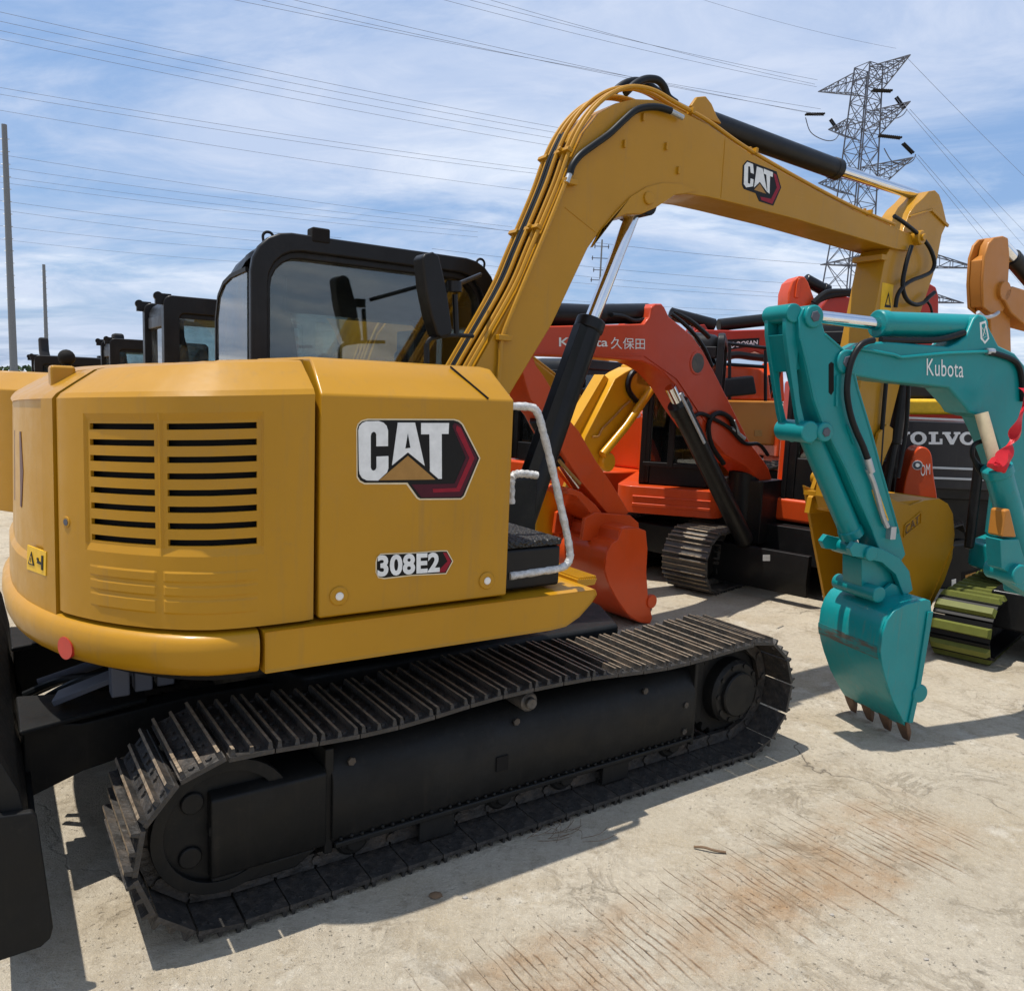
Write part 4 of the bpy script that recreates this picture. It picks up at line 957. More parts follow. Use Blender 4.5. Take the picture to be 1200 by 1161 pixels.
o = MB(); o.tube([TE.P(q, .1) for q in Z6([(975, 990), (930, 985), (902, 950), (905, 910), (930, 895), (965, 890)])], .011, 8, smooth=5); o.tube([TE.P(q, .1) for q in Z6([(902, 950), (930, 1010), (970, 1055)])], .011, 8, smooth=5); o.build('boom_cylinder_hose', 'hose', bc)
# teal track with olive pads, black frame
yawT = yawU; fT = Vector((math.cos(yawT), math.sin(yawT), 0))
tf = (ground((1092, 766)), ground((1163, 780)))
fa, fb = tf; lat = Vector((-fT.y, fT.x, 0))
WT = abs((fb-fa).dot(lat)); Lt = 1.25; Rt = .215
o0 = (fa-lat*0); o0 = fa-Vector((fT.x, fT.y, 0))*(Lt)+Vector((fT.x, fT.y, 0))*(-Rt*.35)
TT = Frame((o0.x, o0.y), yawT)
tr, _, _ = track(tl, TT, Lt, Rt, WT, .125, style='rubber', shoe_m=('rub', 'olive'), gh=.03)
small_wheels(tr, Lt, Rt, WT, 'blk', 4, .03)
TT2 = Frame((o0.x+lat.x*.75, o0.y+lat.y*.75), yawT)
tr, _, _ = track(tl, TT2, Lt, Rt, WT, .125, style='rubber', shoe_m=('rub', 'olive'), gh=.03); small_wheels(tr, Lt, Rt, WT, 'blk', 4, .03)
cT = o0+lat*(.375+WT/2)+Vector((fT.x, fT.y, 0))*Lt*.5
TB = Frame((cT.x, cT.y), yawT)
o = MB(); o.box(-.5, .45, -.30, .30, .20, .45); o.cyl((0, 0, .42), (0, 0, .52), .3, 32); o.build('car_body', 'blk', tl, .015, frame=TB)
o = MB(); o.prismz(rrect(-.72, .20, -.55, .55, .2, 6), .52, .70); o.prismz(rrect(-.72, -.15, -.55, .55, .25, 6), .70, 1.15); o.build('upper_body', 'teal', tl, .02, frame=TB)
o = MB(); o.prismz([(.18, -.1), (.45, -.03), (.45, .23), (.18, .3)], .46, .66); o.cyl((.42, .1, .42), (.42, .1, .72), .11, 24, ch=.01); o.build('swing_post', 'teal', tl, .012, frame=TB)
o = MB(); q = [TE.pl(p, .28) for p in ((1178, 598), (1184, 596), (1192, 630), (1174, 629))]; o.prism(q, .2, .28); o.build('amber_cover', 'amb', tl, .01)
o = MB(); q = [TE.pl(p, .28) for p in ((1172, 632), (1194, 632), (1202, 660), (1204, 676), (1184, 672), (1174, 666))]; o.prism(q, .2, .28); x, z = TE.pl((1190, 672), .28); o.cyl((x, .14, z), (x, .31, z), .05, 16, ch=.006); o.bar((x, .2, z), (x-.25, .2, z-.12), .08, .08); o.build('front_bracket', 'teal', tl, .01)
o = MB(); o.box(-.62, .3, -.5, .5, 1.15, 1.18); o.build('seat_deck', 'blk', tl, .01, frame=TB)
o = MB()
for x, y in ((-.6, -.48), (-.6, .48), (.35, -.48), (.35, .48)): o.box(x-.03, x+.03, y-.03, y+.03, .68, 1.75)
o.box(-.66, .42, -.52, .52, 1.75, 1.81); o.build('canopy', 'blk', tl, .02, frame=TB)

# ================================================================== helper for the machines behind
def traced(root, F, name, pts, y0, y1, mat, bevel=.006, k=0, ang=30, parent=None):
    ya = y1 if F_left(F) else y0
    p = F.pls(pts, ya)
    if k: p = spl2(p+[p[0]], k)[:-1]
    o = MB(); o.prism(p, y0, y1); return o.build(name, mat, parent or root, bevel, ang=ang)
def F_left(F): return F.n.y < 0
def rod_cyl(root, F, y, A, B, C, r, mat='blk', name='boom_cylinder', r2=.55):
    o = MB(); p0, p1 = F.P(A, y), F.P(B, y); o.cyl(p0, p1, r, 20, ch=min(.008, r*.2)); d = (p1-p0).normalized(); o.cyl(p1-d*r, p1+d*.01, r*1.12, 20, ch=.005); c = o.build(name, mat, root)
    if C: o = MB(); o.cyl(p1, F.P(C, y), r*r2, 16); o.build('piston_rod', 'chrome', c)
    return c
def hose(root, F, y, P, r=.016, mat='hose', name='hydraulic_hose', k=5):
    o = MB(); o.tube([F.P(q, y) for q in P], r, 8, smooth=k); return o.build(name, mat, root)
def pin(root, F, q, y0, y1, r, mat, name='pivot_pin'):
    o = MB(); x, z = F.pl(q, y1 if F_left(F) else y0); o.cyl((x, y0, z), (x, y1, z), r, 20, ch=.006); return o.build(name, mat, root)

# ================================================================== 3. orange-red machine with the white characters on its boom
yR = R(-140); bR = (ground((696, 702))+ground((765, 731)))/2
fR = Vector((math.cos(yR), math.sin(yR), 0))
K = Frame((bR.x-fR.x*2.6, bR.y-fR.y*2.6), yR)
kb = thing('excavator', 'orange-red excavator with white Chinese characters on its arched dark red boom', 'excavator', K)
Z5 = lambda pts: [(600+x/2.903, 340+y/2.903) for x, y in pts]
kbm = traced(kb, K, 'boom', Z5([(-60, 128), (130, 122), (400, 116), (450, 114), (468, 92), (475, 58), (488, 46), (510, 46), (520, 58), (535, 90), (570, 118), (615, 156), (650, 205), (700, 300), (760, 420), (812, 522), (850, 570), (874, 606), (888, 655), (884, 682), (862, 672), (830, 636), (795, 600), (725, 560), (655, 478), (604, 405), (560, 330), (515, 280), (480, 258), (445, 243), (290, 230), (100, 222), (-60, 232)]), -.13, .13, 'orr', .012)
o = MB(); text_px(o, '久保田', K, Z5([(336, 200), (452, 202), (452, 164), (336, 160)]), .1325, 0, offset=.002); text_px(o, 'Kubota', K, Z5([(160, 192), (326, 192), (326, 163), (160, 161)]), .1325, 0, offset=.01); o.build('name_lettering', 'white', kbm)
o = MB(); x, z = K.pl(Z5([(630, 248)])[0], .13); o.cyl((x, .125, z), (x, .14, z), .075, 28, ch=.004); o.build('port_cover', 'shoe2', kbm); o = MB(); o.cyl((x, .12, z), (x, .137, z), .09, 28, ch=.004); o.build('port_ring', 'orr', kbm)
o = MB()
for A, B in (((-50, 205), (450, 222)), ((450, 222), (560, 300)), ((560, 300), (660, 450))): o.bar(K.P(Z5([A])[0], .133), K.P(Z5([B])[0], .133), .010, .008)
o.build('flange_rib', 'orr', kbm)
rod_cyl(kb, K, .0, Z5([(300, 88)])[0], Z5([(60, 80)])[0], Z5([(-60, 80)])[0], .075, 'blk', 'arm_cylinder'); hose(kbm, K, .08, Z5([(470, 95), (420, 105), (380, 90), (340, 85)]))
o = MB(); o.cyl(K.P(Z5([(460, 78)])[0], 0), K.P(Z5([(250, 84)])[0], 0), .07, 20, ch=.01); o.build('arm_cylinder_gland', 'blk', kb)
hose(kbm, K, .10, Z5([(540, 80), (580, 110), (620, 150), (655, 200), (680, 260)])); hose(kbm, K, .05, Z5([(545, 72), (600, 100), (650, 140), (670, 160)]), .02)
hose(kbm, K, .15, Z5([(760, 490), (745, 440), (710, 418), (680, 430), (668, 470), (680, 530), (720, 590)]), .02); hose(kbm, K, .15, Z5([(600, 445), (640, 420), (690, 440), (740, 470), (790, 520), (840, 525), (870, 560)]), .016)
o = MB()
for a, b in (((752, 445), (770, 490)), ((745, 470), (790, 505)), ((575, 350), (600, 410))): o.tube([K.P(Z5([a])[0], .15), K.P(Z5([b])[0], .15)], .018, 8)
o.build('hose_fitting', 'steel', kbm)
rod_cyl(kb, K, .17, Z5([(792, 852)])[0], Z5([(566, 388)])[0], Z5([(538, 330)])[0], .075, 'blk')
o = MB(); o.bar(K.P(Z5([(572, 352)])[0], .26), K.P(Z5([(655, 520)])[0], .26), .012, .02); o.build('rod_guard', 'steel', kb)
# arm and bucket
Z5b = lambda pts: [(600+x/5.278, 400+y/5.278) for x, y in pts]
kar = traced(kb, K, 'arm', Z5b([(20, 60), (60, 20), (120, 60), (150, 145), (200, 215), (245, 290), (345, 470), (420, 560), (520, 735), (620, 880), (725, 1055), (700, 1085), (600, 1080), (520, 980), (420, 860), (300, 670), (200, 470), (110, 360), (60, 180)]), -.10, .10, 'org', .01)
rod_cyl(kb, K, .0, Z5b([(150, 470)])[0], Z5b([(290, 740)])[0], Z5b([(400, 900)])[0], .055, 'blk', 'bucket_cylinder')
kl = traced(kb, K, 'bucket_link', Z5b([(340, 915), (365, 905), (430, 930), (520, 1010), (580, 1085), (560, 1130), (500, 1090), (440, 1000), (400, 960), (350, 945)]), -.13, .13, 'org', .01)
o = MB(); o.tube([K.P(q, .11) for q in Z5b([(290, 735), (345, 800), (420, 880)])], .012, 8); o.build('bright_pipe', 'dec_gold', kar)
BK = .34
nb = Z5([(360, 850), (375, 812), (430, 808), (456, 818), (462, 880), (458, 960), (464, 1050), (478, 1115), (470, 1135), (430, 1128), (392, 1100), (360, 1055), (330, 1000), (316, 950), (322, 895), (340, 862)])
o = MB(); pn_ = K.pls(nb, BK)
for a, b in ((BK-.02, BK), (-BK, -BK+.02)): o.prism(pn_, a, b)
kbk = o.build('bucket', 'org', kb, .006, ang=25)
bkp = spl2(pn_[10:]+pn_[:3], 4) if False else spl2([pn_[i] for i in (8, 9, 10, 11, 12, 13, 14, 15, 0, 1, 2)], 4)
cx = sum(p[0] for p in pn_)/len(pn_); cz = sum(p[1] for p in pn_)/len(pn_)
inn = [(x+(cx-x)*.06, z+(cz-z)*.06) for x, z in bkp]
o = MB(); o.rings([[(x, y, z) for x, z in bkp]+[(x, y, z) for x, z in reversed(inn)] for y in (-BK+.01, BK-.008)]); o.build('back_shell', 'org', kbk, ang=30)
o = MB(); x, z = K.pl(Z5([(474, 1058)])[0], BK); o.cyl((x-.0, BK-.02, z), (x, BK+.012, z), .05, 16, ch=.004); o.build('side_lug', 'org', kbk)
o = MB()
for yy in (-.16, .12): o = MB(); o.prism(K.pls(Z5([(235, 850), (245, 775), (280, 755), (400, 765), (428, 790), (430, 820), (360, 860)]), .14), yy, yy+.03); o.build('bucket_ear', 'org', kbk, .006)
for k in range(5):
    y = -BK+.05+k*(2*BK-.1)/4; o = MB(); x, z = pn_[8]
    o.rings([[(x+dx+s*t_, y+sy*w, z2+s*t_*.4) for s, sy in ((-1, -1), (1, -1), (1, 1), (-1, 1))] for dx, z2, w, t_ in ((-.02, max(z, .09)+.02, .03, .02), (.005, .06, .03, .018), (.06, .008, .02, .004))]); o.build('tooth', 'shoe2', kbk, .003)
# its body, cab and tracks
yB = R(-133); fB = Vector((math.cos(yB), math.sin(yB), 0)); lB = Vector((-fB.y, fB.x, 0))
KB = Frame((2.95, 7.25), yB)
cab(kb, -.22, .74, -.16, .44, .78, 2.32, 1.15, .12, .085, 'blk', 'glassd', frame=KB)
o = MB(); o.prismz(rrect(-.95, .76, -.85, .50, .2, 6), .60, .80); o.prismz(rrect(-.95, -.46, -.85, .30, .2, 7), .80, 1.30); o.build('upper_body', 'org', kb, .03, frame=KB)
o = MB(); o.box(.70, 1.05, -.62, -.2, .42, .95); o.cyl((.95, -.42, .35), (.95, -.42, 1.02), .14, 20, ch=.01); o.box(-.8, .9, -.5, .5, .28, .58); o.cyl((0, 0, .55), (0, 0, .62), .45, 32); o.build('car_body', 'blk', kb, .012, frame=KB)
o = MB(); o.prism([(1.18, .08), (1.22, .2), (1.20, .42), (1.14, .42), (1.15, .2), (1.12, .08)], -.82, .30); o.box(.8, 1.16, -.6, -.5, .2, .34); shade_slab = o.build('dozer_blade', 'blk', kb, .006, frame=KB)  # black slab added for the dark shade between the tracks
o = MB(); decal(o, KB, [(894, 650), (902, 650), (902, 657), (894, 657)], .30, .003); o.build('label_plate', 'white', shade_slab)
for yo in (.42, -.86):
    oo = KB.O-fB*.95+lB*yo; tr, _, _ = track(kb, Frame((oo.x, oo.y), yB), 1.9, .285, .40, .14, rib=3, shoe_m=('shoe2', 'shoe2'), gh=.02, detail=False); small_wheels(tr, 1.9, .285, .40, 'blk', 5)
# rounded flank cover with the round emblem
FL = Frame((3.45, 6.72), R(-15))
o = MB(); fp = FL.pls([(1057, 590), (1060, 566), (1066, 545), (1071, 531), (1078, 524.5), (1086, 525), (1092, 534), (1094, 555), (1098, 580), (1099, 592)], 0); o.prism(spl2(fp, 4), 0, .35); fl = o.build('flank_cover', 'org', kb, .035, ang=40, seg=3, frame=FL)
o = MB(); x, z = FL.pl((1075, 545), 0); o.cyl((x, -.006, z), (x, .0, z), .040, 24); o.cyl((x, -.009, z), (x, -.006, z), .034, 24, 1); o.cyl((x, -.012, z), (x, -.009, z), .016, 20); o.build('round_emblem', ['white', 'lat'], fl)
o = MB(); text_px(o, 'OM', FL, [(1079, 558), (1090, 556), (1090, 543), (1079, 545)], -.006, 0); o.build('lettering', 'white', fl)

# ================================================================== 4. orange machine behind the boom cylinder: skirt, dark cab, tracks
G = Frame((1.80, 7.55), R(-133))
gm = thing('excavator', 'orange excavator with black cab over a ribbed orange skirt, under the arched red boom', 'excavator', G)
GU = Frame((1.80, 7.55), R(-106))
cab(gm, -.45, .62, -.50, .13, .84, 2.18, 1.02, .10, .06, 'blk', 'glassd', frame=GU)
o = MB(); o.box(.60, .64, -.285, -.235, 1.0, 2.1); o.box(.60, .635, -.50, .13, 1.0, 1.04); o.build('door_post', 'blk', gm, .006, frame=GU)
o = MB(); o.prismz(rrect(-1.1, .80, -.70, .22, .14, 6), .60, .835); o.box(.78, .812, -.55, .12, .66, .69); o.box(.78, .812, -.55, .12, .74, .755); o.build('side_skirt', 'org', gm, .025, seg=3, frame=GU)
o = MB(); o.prismz(rrect(-1.15, -.46, -.70, .20, .2, 6), .84, 1.42); o.build('engine_hood', 'org', gm, .03, frame=GU)
o = MB(); o.box(-.8, .8, -.4, .4, .25, .5); o.cyl((0, 0, .48), (0, 0, .6), .4, 32); o.build('car_body', 'blk', gm, .012)
for yo in (.26, -.70):
    tr, _, _ = track(gm, Frame(tuple((G.O-G.a*-.0+G.n*yo-G.a*.78))[:2], G.yaw), 1.56, .27, .42, .13, rib=3, shoe_m=('shoe2', 'grous'), gh=.02, detail=False); small_wheels(tr, 1.56, .27, .42, 'blk', 4)

# ================================================================== 5. golden yellow arm and bucket between them
Y1 = Frame((.62+.766*1.9, 6.35+.643*1.9), R(-140))
ym = thing('excavator', 'golden yellow excavator arm and bucket between the orange-red arm and a black cab', 'excavator', Y1)
Zy = lambda pts: [(600+x/5.278, 400+y/5.278) for x, y in pts]
ya = traced(ym, Y1, 'arm', Zy([(640, 230), (700, 190), (760, 160), (830, 155), (880, 190), (918, 270), (910, 292), (872, 292), (800, 400), (700, 560), (595, 705), (560, 760), (480, 760), (440, 640), (455, 590)]), -.09, .09, 'yel2', .008)
o = MB(); a, b, c, d = [Y1.P(q, .09) for q in Zy([(640, 232), (455, 592), (410, 548), (612, 205)])]
o.prism([(p.x, p.z) for p in (a, b, c, d)], -.095, .02); o.build('arm_face', 'yel2', ya, .006)
hose(ya, Y1, .105, Zy([(500, 590), (535, 585), (560, 540), (620, 480), (690, 405), (730, 370)]), .009, 'dec_gold', 'side_pipe'); hose(ya, Y1, .11, Zy([(820, 160), (750, 190), (720, 250), (725, 310), (770, 370)]), .022)
o = MB(); o.tube([Y1.P(q, .14) for q in Zy([(860, 300), (700, 530), (560, 700)])], .035, 12); o.build('bucket_cylinder', 'yel2', ym)
o = MB(); x, z = Y1.pl(Zy([(575, 745)])[0], .09); o.cyl((x, -.12, z), (x, .14, z), .075, 20, ch=.01); o.build('link_pin', 'yel2', ya)
traced(ym, Y1, 'bucket', [(627, 590), (640, 568), (662, 572), (690, 590), (702, 622), (690, 660), (655, 668), (630, 640)], -.3, .3, 'yel2', .02, k=3)
traced(ym, Y1, 'boom', [(745, 450), (748, 428), (770, 418), (800, 420), (830, 440), (850, 480), (872, 560), (858, 566), (834, 500), (810, 458), (785, 446), (765, 455)], -.1, .09, 'yel2', .008)
o = MB(); x, z = Y1.pl((866, 565), 0); o.cyl((x, 0, .0), (x, 0, z+.05), .12, 20, ch=.01); o.box(x-.3, x+.3, -.2, .2, .02, .25); o.build('swing_post', 'blk', ym)

# ================================================================== 6. dark cab further back on an orange body
H5 = Frame((1.0, 9.3), R(-133))
hm = thing('excavator', 'orange excavator far behind the black boom cylinder, rounded black cab roof', 'excavator', H5)
cab(hm, -.3, .85, -.62, .25, .85, 1.98, 1.05, .14, .09, 'blk', 'glassd', frame=None)
o = MB(); o.prismz(rrect(-1.4, .9, -.85, .85, .3, 6), .58, .84); o.prismz(rrect(-1.4, .4, .26, .9, .1, 5), .84, 1.45); o.prismz(rrect(-1.4, -.32, -.85, .9, .3, 6), .84, 1.50); o.build('upper_body', 'org', hm, .03)
HL = Frame((1.0+H5.n.x*.905, 9.3+H5.n.y*.905), R(-133))
o = MB(); text_px(o, 'US', H5, [(741, 490), (758, 490), (758, 481), (741, 481)], .904, 0, offset=.02); o.build('lettering', 'cyan', hm)
o = MB(); o.box(-.9, .9, -.45, .45, .1, .56); o.build('car_body', 'blk', hm)
for yo in (.45, -.85):
    tr, _, _ = track(hm, Frame(tuple(H5.O+H5.n*yo-H5.a*.9)[:2], H5.yaw), 1.8, .28, .42, .15, shoe_m=('shoe2', 'shoe2'), gh=.02, detail=False); small_wheels(tr, 1.8, .28, .42, 'blk', 3)

# ================================================================== 7. large red machine, name strip on its boom
D = Frame((4.6, 11.6), R(-168))
dm = thing('excavator', 'large red excavator in the back row, black name strip on its level boom', 'excavator', D)
dbm = traced(dm, D, 'boom', [(800, 396), (818, 386), (860, 387), (930, 385), (990, 386), (1010, 400), (1004, 440), (985, 430), (960, 424), (912, 424), (885, 412), (850, 424), (836, 425), (812, 410)], -.2, .2, 'red', .02)
o = MB(); decal(o, D, [(852, 398), (890, 396), (889, 405), (853, 410)], .2, .004, 0); text_px(o, 'DOOSAN', D, [(856, 408), (888, 403.5), (888, 398.5), (857, 401)], .206, 1, offset=.02)
decal(o, D, [(902, 403), (916, 400), (916, 407), (902, 410)], .2, .004, 1); o.build('name_strip', ['dec_blk', 'white'], dbm)
rod_cyl(dm, D, .0, (842, 381), (905, 374), (960, 372), .085, 'blk', 'arm_cylinder'); o = MB(); o.cyl(D.P((786, 368), 0), D.P((836, 381), 0), .09, 16); o.build('arm_cylinder_gland', 'blk', dm)
traced(dm, D, 'lug', [(812, 392), (816, 381), (826, 380), (832, 390)], -.15, .15, 'red', .01)
hose(dbm, D, .25, [(840, 420), (862, 416), (880, 418), (900, 420)], .05)
traced(dm, D, 'hood', [(836, 446), (838, 430), (862, 426), (890, 430), (902, 440), (905, 470), (836, 470)], .2, .9, 'org', .04)
traced(dm, D, 'side_cover', [(850, 500), (852, 469), (915, 470), (915, 523), (880, 521), (856, 512)], .2, 1.0, 'amb', .03)
o = MB(); p = D.pls([(884, 504), (893, 504), (893, 511), (884, 511)], 1.0); o.prism(p, 1.0, 1.006); o.build('label_plate', 'dec_gold', dm)
o = MB(); p = D.pls([(843, 444), (884, 440), (888, 462), (848, 466)], 1.15); o.prism(p, 1.0, 1.15); o.build('mirror', 'blk', dm, .03)
o = MB()
for A, B in (((822, 399), (900, 408)), ((855, 404), (855, 468)), ((897, 410), (897, 470)), ((838, 426), (897, 430)), ((900, 402), (910, 402)), ((909, 410), (909, 470))): o.tube([D.P(A, 1.1), D.P(B, 1.1)], .022, 8)
o.build('handrail', 'blk', dm)
traced(dm, D, 'boom_foot', [(889, 470), (886, 462), (912, 424), (918, 428), (920, 470)], .3, .7, 'org', .02)
o = MB()
for i in range(4): o.bar(D.P((888+i*6, 466), .72), D.P((902+i*4, 440-i*2), .72), .03, .03)
o.build('hose_bundle', 'blk', dm)
o = MB(); o.box(-1.5, 1.5, -.9, 1.1, .9, 1.3); o.box(-.8, .8, -.5, .5, .3, .9); o.build('upper_body', 'org', dm, .03)
for yo in (.7, -1.2):
    tr, _, _ = track(dm, Frame(tuple(D.O+D.n*yo-D.a*1.5)[:2], D.yaw), 3.0, .42, .5, .19, shoe_m=('shoe2', 'shoe2'), gh=.03, detail=False); small_wheels(tr, 3.0, .42, .5, 'blk', 4)

# ================================================================== 8. red boom and arm head behind the ochre arm
E4 = Frame((7.2, 14.0), R(-172))
em = thing('excavator', 'red excavator with a bright arm head rising just behind the teal arm top', 'excavator', E4)
ea = traced(em, E4, 'arm', Z6([(205, 370), (207, 330), (220, 290), (245, 268), (268, 270), (282, 290), (312, 372), (318, 420), (330, 600), (250, 600), (215, 420)]), -.2, .2, 'org', .03)
traced(em, E4, 'arm_rib', Z6([(232, 350), (238, 300), (246, 276), (254, 276), (250, 300), (246, 352)]), .2, .235, 'org', .01, parent=ea)
rod_cyl(em, E4, 0, Z6([(268, 282)])[0], Z6([(352, 328)])[0], Z6([(420, 350)])[0], .10, 'blk', 'arm_cylinder')
traced(em, E4, 'boom', Z6([(318, 418), (330, 385), (362, 345), (400, 338), (440, 350), (480, 360), (640, 300), (720, 285), (765, 310), (776, 345), (774, 470), (740, 560), (700, 560), (690, 470), (640, 400), (480, 440), (440, 470), (400, 540), (345, 560)]), -.25, .25, 'red', .03)
for P in ([(300, 372), (330, 345), (360, 330), (420, 328), (468, 330)], [(290, 390), (322, 360), (372, 342), (440, 335)]): hose(em, E4, .3, Z6(P), .05)
o = MB(); p = E4.pl((1040, 520), 0); o.box(p[0]-1.6, p[0]+1.4, -1.2, 1.2, .95, 2.0); o.box(p[0]-1.2, p[0]+1.0, -.6, .6, .3, .95); o.build('upper_body', 'red', em, .05)
for yo in (.8, -1.3):
    tr, _, _ = track(em, Frame(tuple(E4.O+E4.n*yo+E4.a*(p[0]-1.6))[:2], E4.yaw), 3.0, .42, .5, .19, shoe_m=('shoe2', 'shoe2'), gh=.03, detail=False); small_wheels(tr, 3.0, .42, .5, 'blk', 3)

# ================================================================== 9. amber orange arm head at the right edge
A9 = Frame((7.6, 10.2), R(-150))
am = thing('excavator', 'amber-orange excavator arm head and black cylinder at the right edge above the teal boom', 'excavator', A9)
aa = traced(am, A9, 'arm', Z6([(945, 300), (948, 240), (968, 150), (985, 122), (1000, 124), (1010, 180), (1032, 270), (1042, 320), (1046, 400), (1050, 560), (1060, 900), (990, 900), (975, 560), (968, 418), (950, 400)]), -.055, .055, 'amb', .02)
o = MB()
for yy in (-.09, .06): o.prism(A9.pls(Z6([(912, 390), (908, 300), (914, 200), (930, 150), (950, 128), (985, 122), (1004, 130), (1010, 200), (1000, 380), (985, 405), (940, 412)]), .0), yy, yy+.03)
o.prism(A9.pls(Z6([(914, 388), (910, 300), (916, 210), (955, 180), (960, 390)]), 0), -.06, .06)
o.build('head_plate', 'amb', aa, .012)
pin(aa, A9, Z6([(1028, 325)])[0], -.13, .13, .10, 'amb')
traced(am, A9, 'boom', Z6([(1020, 355), (1030, 318), (1060, 308), (1100, 320), (1250, 380), (1400, 600), (1350, 640), (1200, 480), (1096, 452), (1050, 410)]), -.13, .13, 'amb', .02)
rod_cyl(am, A9, 0, Z6([(1160, 330)])[0], Z6([(1050, 200)])[0], Z6([(1005, 150)])[0], .085, 'blk', 'arm_cylinder', .9)
o = MB(); x, z = A9.pl((1152, 366), .14); o.tube([A9.P(q, .15) for q in ((1146, 366), (1154, 372), (1164, 370), (1170, 366))], .02, 8, smooth=4); o.build('grease_pipe', 'steel', aa)
o = MB(); o.box(-1.7, 1.0, -1.1, 1.1, .9, 1.7); o.box(-1, 1, -.5, .5, .3, .9); o.build('upper_body', 'amb', am, .05)
for yo in (.7, -1.2):
    tr, _, _ = track(am, Frame(tuple(A9.O+A9.n*yo-A9.a*1.4)[:2], A9.yaw), 2.8, .40, .5, .19, shoe_m=('shoe2', 'shoe2'), gh=.03, detail=False); small_wheels(tr, 2.8, .40, .5, 'blk', 3)

# ================================================================== 10. charcoal machine with its counterweight towards us
V = Frame((4.35, 8.35), R(92))
vm = thing('excavator', 'charcoal-grey excavator with white serif letters on its broad counterweight', 'excavator', V)
# rear plane: local x = -1.1 ; F: x forward = away from us ; y left = image left
VR = Frame((V.O.x-V.a.x*1.12, V.O.y-V.a.y*1.12), R(2))
o = MB(); vp = VR.pls([(1040, 489), (1152, 489), (1192, 490), (1192, 577), (1040, 573)], 0)
z0, z1 = vp[3][1], vp[0][1]; xa, xb = vp[0][0], vp[2][0]
o.rings([[(x, y, z) for x, y in [(xa-.1, .55), (xa-.08, .25), (xa, .08), (xa+.18, 0), (xb-.18, 0), (xb, .08), (xb+.08, .25), (xb+.1, .55)]] for z in (z0, z1-.02)]); vc = o.build('counterweight', 'char', vm, .02, frame=VR, seg=3)
o = MB()
for za, zb in ((489, 491.5), (546, 548.5), (558, 560.5)):
    p0, p1 = VR.pl((1080, za), 0), VR.pl((1080, zb), 0); o.box(xa+.19, xb-.19, -.012, .004, p1[1], p0[1])
o.build('bright_moulding', 'steel', vc)
o = MB()
def glyph(pts, m=0): decal(o, VR, pts, 0, -.006, m)
def serifV(x, w, y0, y1): glyph([(x, y0), (x+w*.46, y0), (x+w*.46, y0+2.6), (x+w*.38, y0+2.6), (x+w*.56, y1-5.5), (x+w*.72, y0+2.6), (x+w*.64, y0+2.6), (x+w*.64, y0), (x+w, y0), (x+w, y0+2.6), (x+w*.90, y0+2.6), (x+w*.62, y1), (x+w*.44, y1), (x+w*.11, y0+2.6), (x, y0+2.6)])
def ring_o(cx, cy, rx, ry):
    n = 28; P = [VR.pl((cx+rx*math.cos(2*math.pi*i/n), cy+ry*math.sin(2*math.pi*i/n)), 0) for i in range(n)]; Q = [VR.pl((cx+rx*.50*math.cos(2*math.pi*i/n), cy+ry*.62*math.sin(2*math.pi*i/n)), 0) for i in range(n)]; o.strip(P, Q, -.006, 0)
serifV(1046, 20, 506, 520.5); ring_o(1076, 513.5, 9.5, 7.8)
glyph([(1088, 506), (1099, 506), (1099, 508.6), (1096, 508.6), (1096, 518), (1101, 518), (1101, 514), (1104, 514), (1104, 520.6), (1088, 520.6), (1088, 518), (1091, 518), (1091, 508.6), (1088, 508.6)])
serifV(1104, 21, 506.2, 520.8); ring_o(1134, 513.7, 9.8, 7.8)
o.build('name_lettering', 'white', vc)
o = MB(); p = VR.pls([(1030, 486), (1030, 468), (1124, 468), (1134, 486)], .35); o.prism(p, .35, 1.1); o.build('amber_hood', 'warn', vm, .03, frame=VR)
o = MB(); p = VR.pls([(1060, 468), (1064, 448), (1118, 450), (1122, 468)], .9); o.prism(p, .9, 2.0); o.build('cab', 'blk', vm, .04, frame=VR)
o = MB(); o.box(-1.0, 1.2, -.85, .85, .78, .98); o.box(-.8, .8, -.5, .5, .25, .78); o.build('car_body', 'blk', vm, .02)
for yo in (.50, -.95):
    tr, _, _ = track(vm, Frame(tuple(V.O+V.n*yo-V.a*1.0)[:2], V.yaw), 2.0, .31, .45, .15, shoe_m=('shoe2', 'shoe2'), gh=.02, detail=False); small_wheels(tr, 2.0, .31, .45, 'blk', 3)
    o = MB(); o.cyl((-1.2, yo+.1, .33), (-.98, yo+.1, .33), .10, 16); o.build('idler_guard', 'blk', vm)
VB = Frame((3.75, 6.55), R(2))
o = MB(); p = VR.pls([(1095, 655), (1100, 640), (1140, 636), (1165, 640), (1172, 668), (1150, 684), (1100, 692)], -.15); o.prism(p, -.15, .1); vb = o.build('dozer_blade', 'blk', vm, .02, frame=VR)
o = MB(); decal(o, VR, [(1127, 680), (1127, 670), (1146, 666), (1146, 677)], -.15, -.004, 0); decal(o, VR, [(1131, 677), (1131, 674), (1143, 670), (1143, 674)], -.15, -.006, 1); decal(o, VR, [(1115, 679), (1120, 678), (1120, 690), (1115, 691)], -.15, -.004, 2); o.build('label_plate', ['gap', 'dec_gold', 'white'], vb)

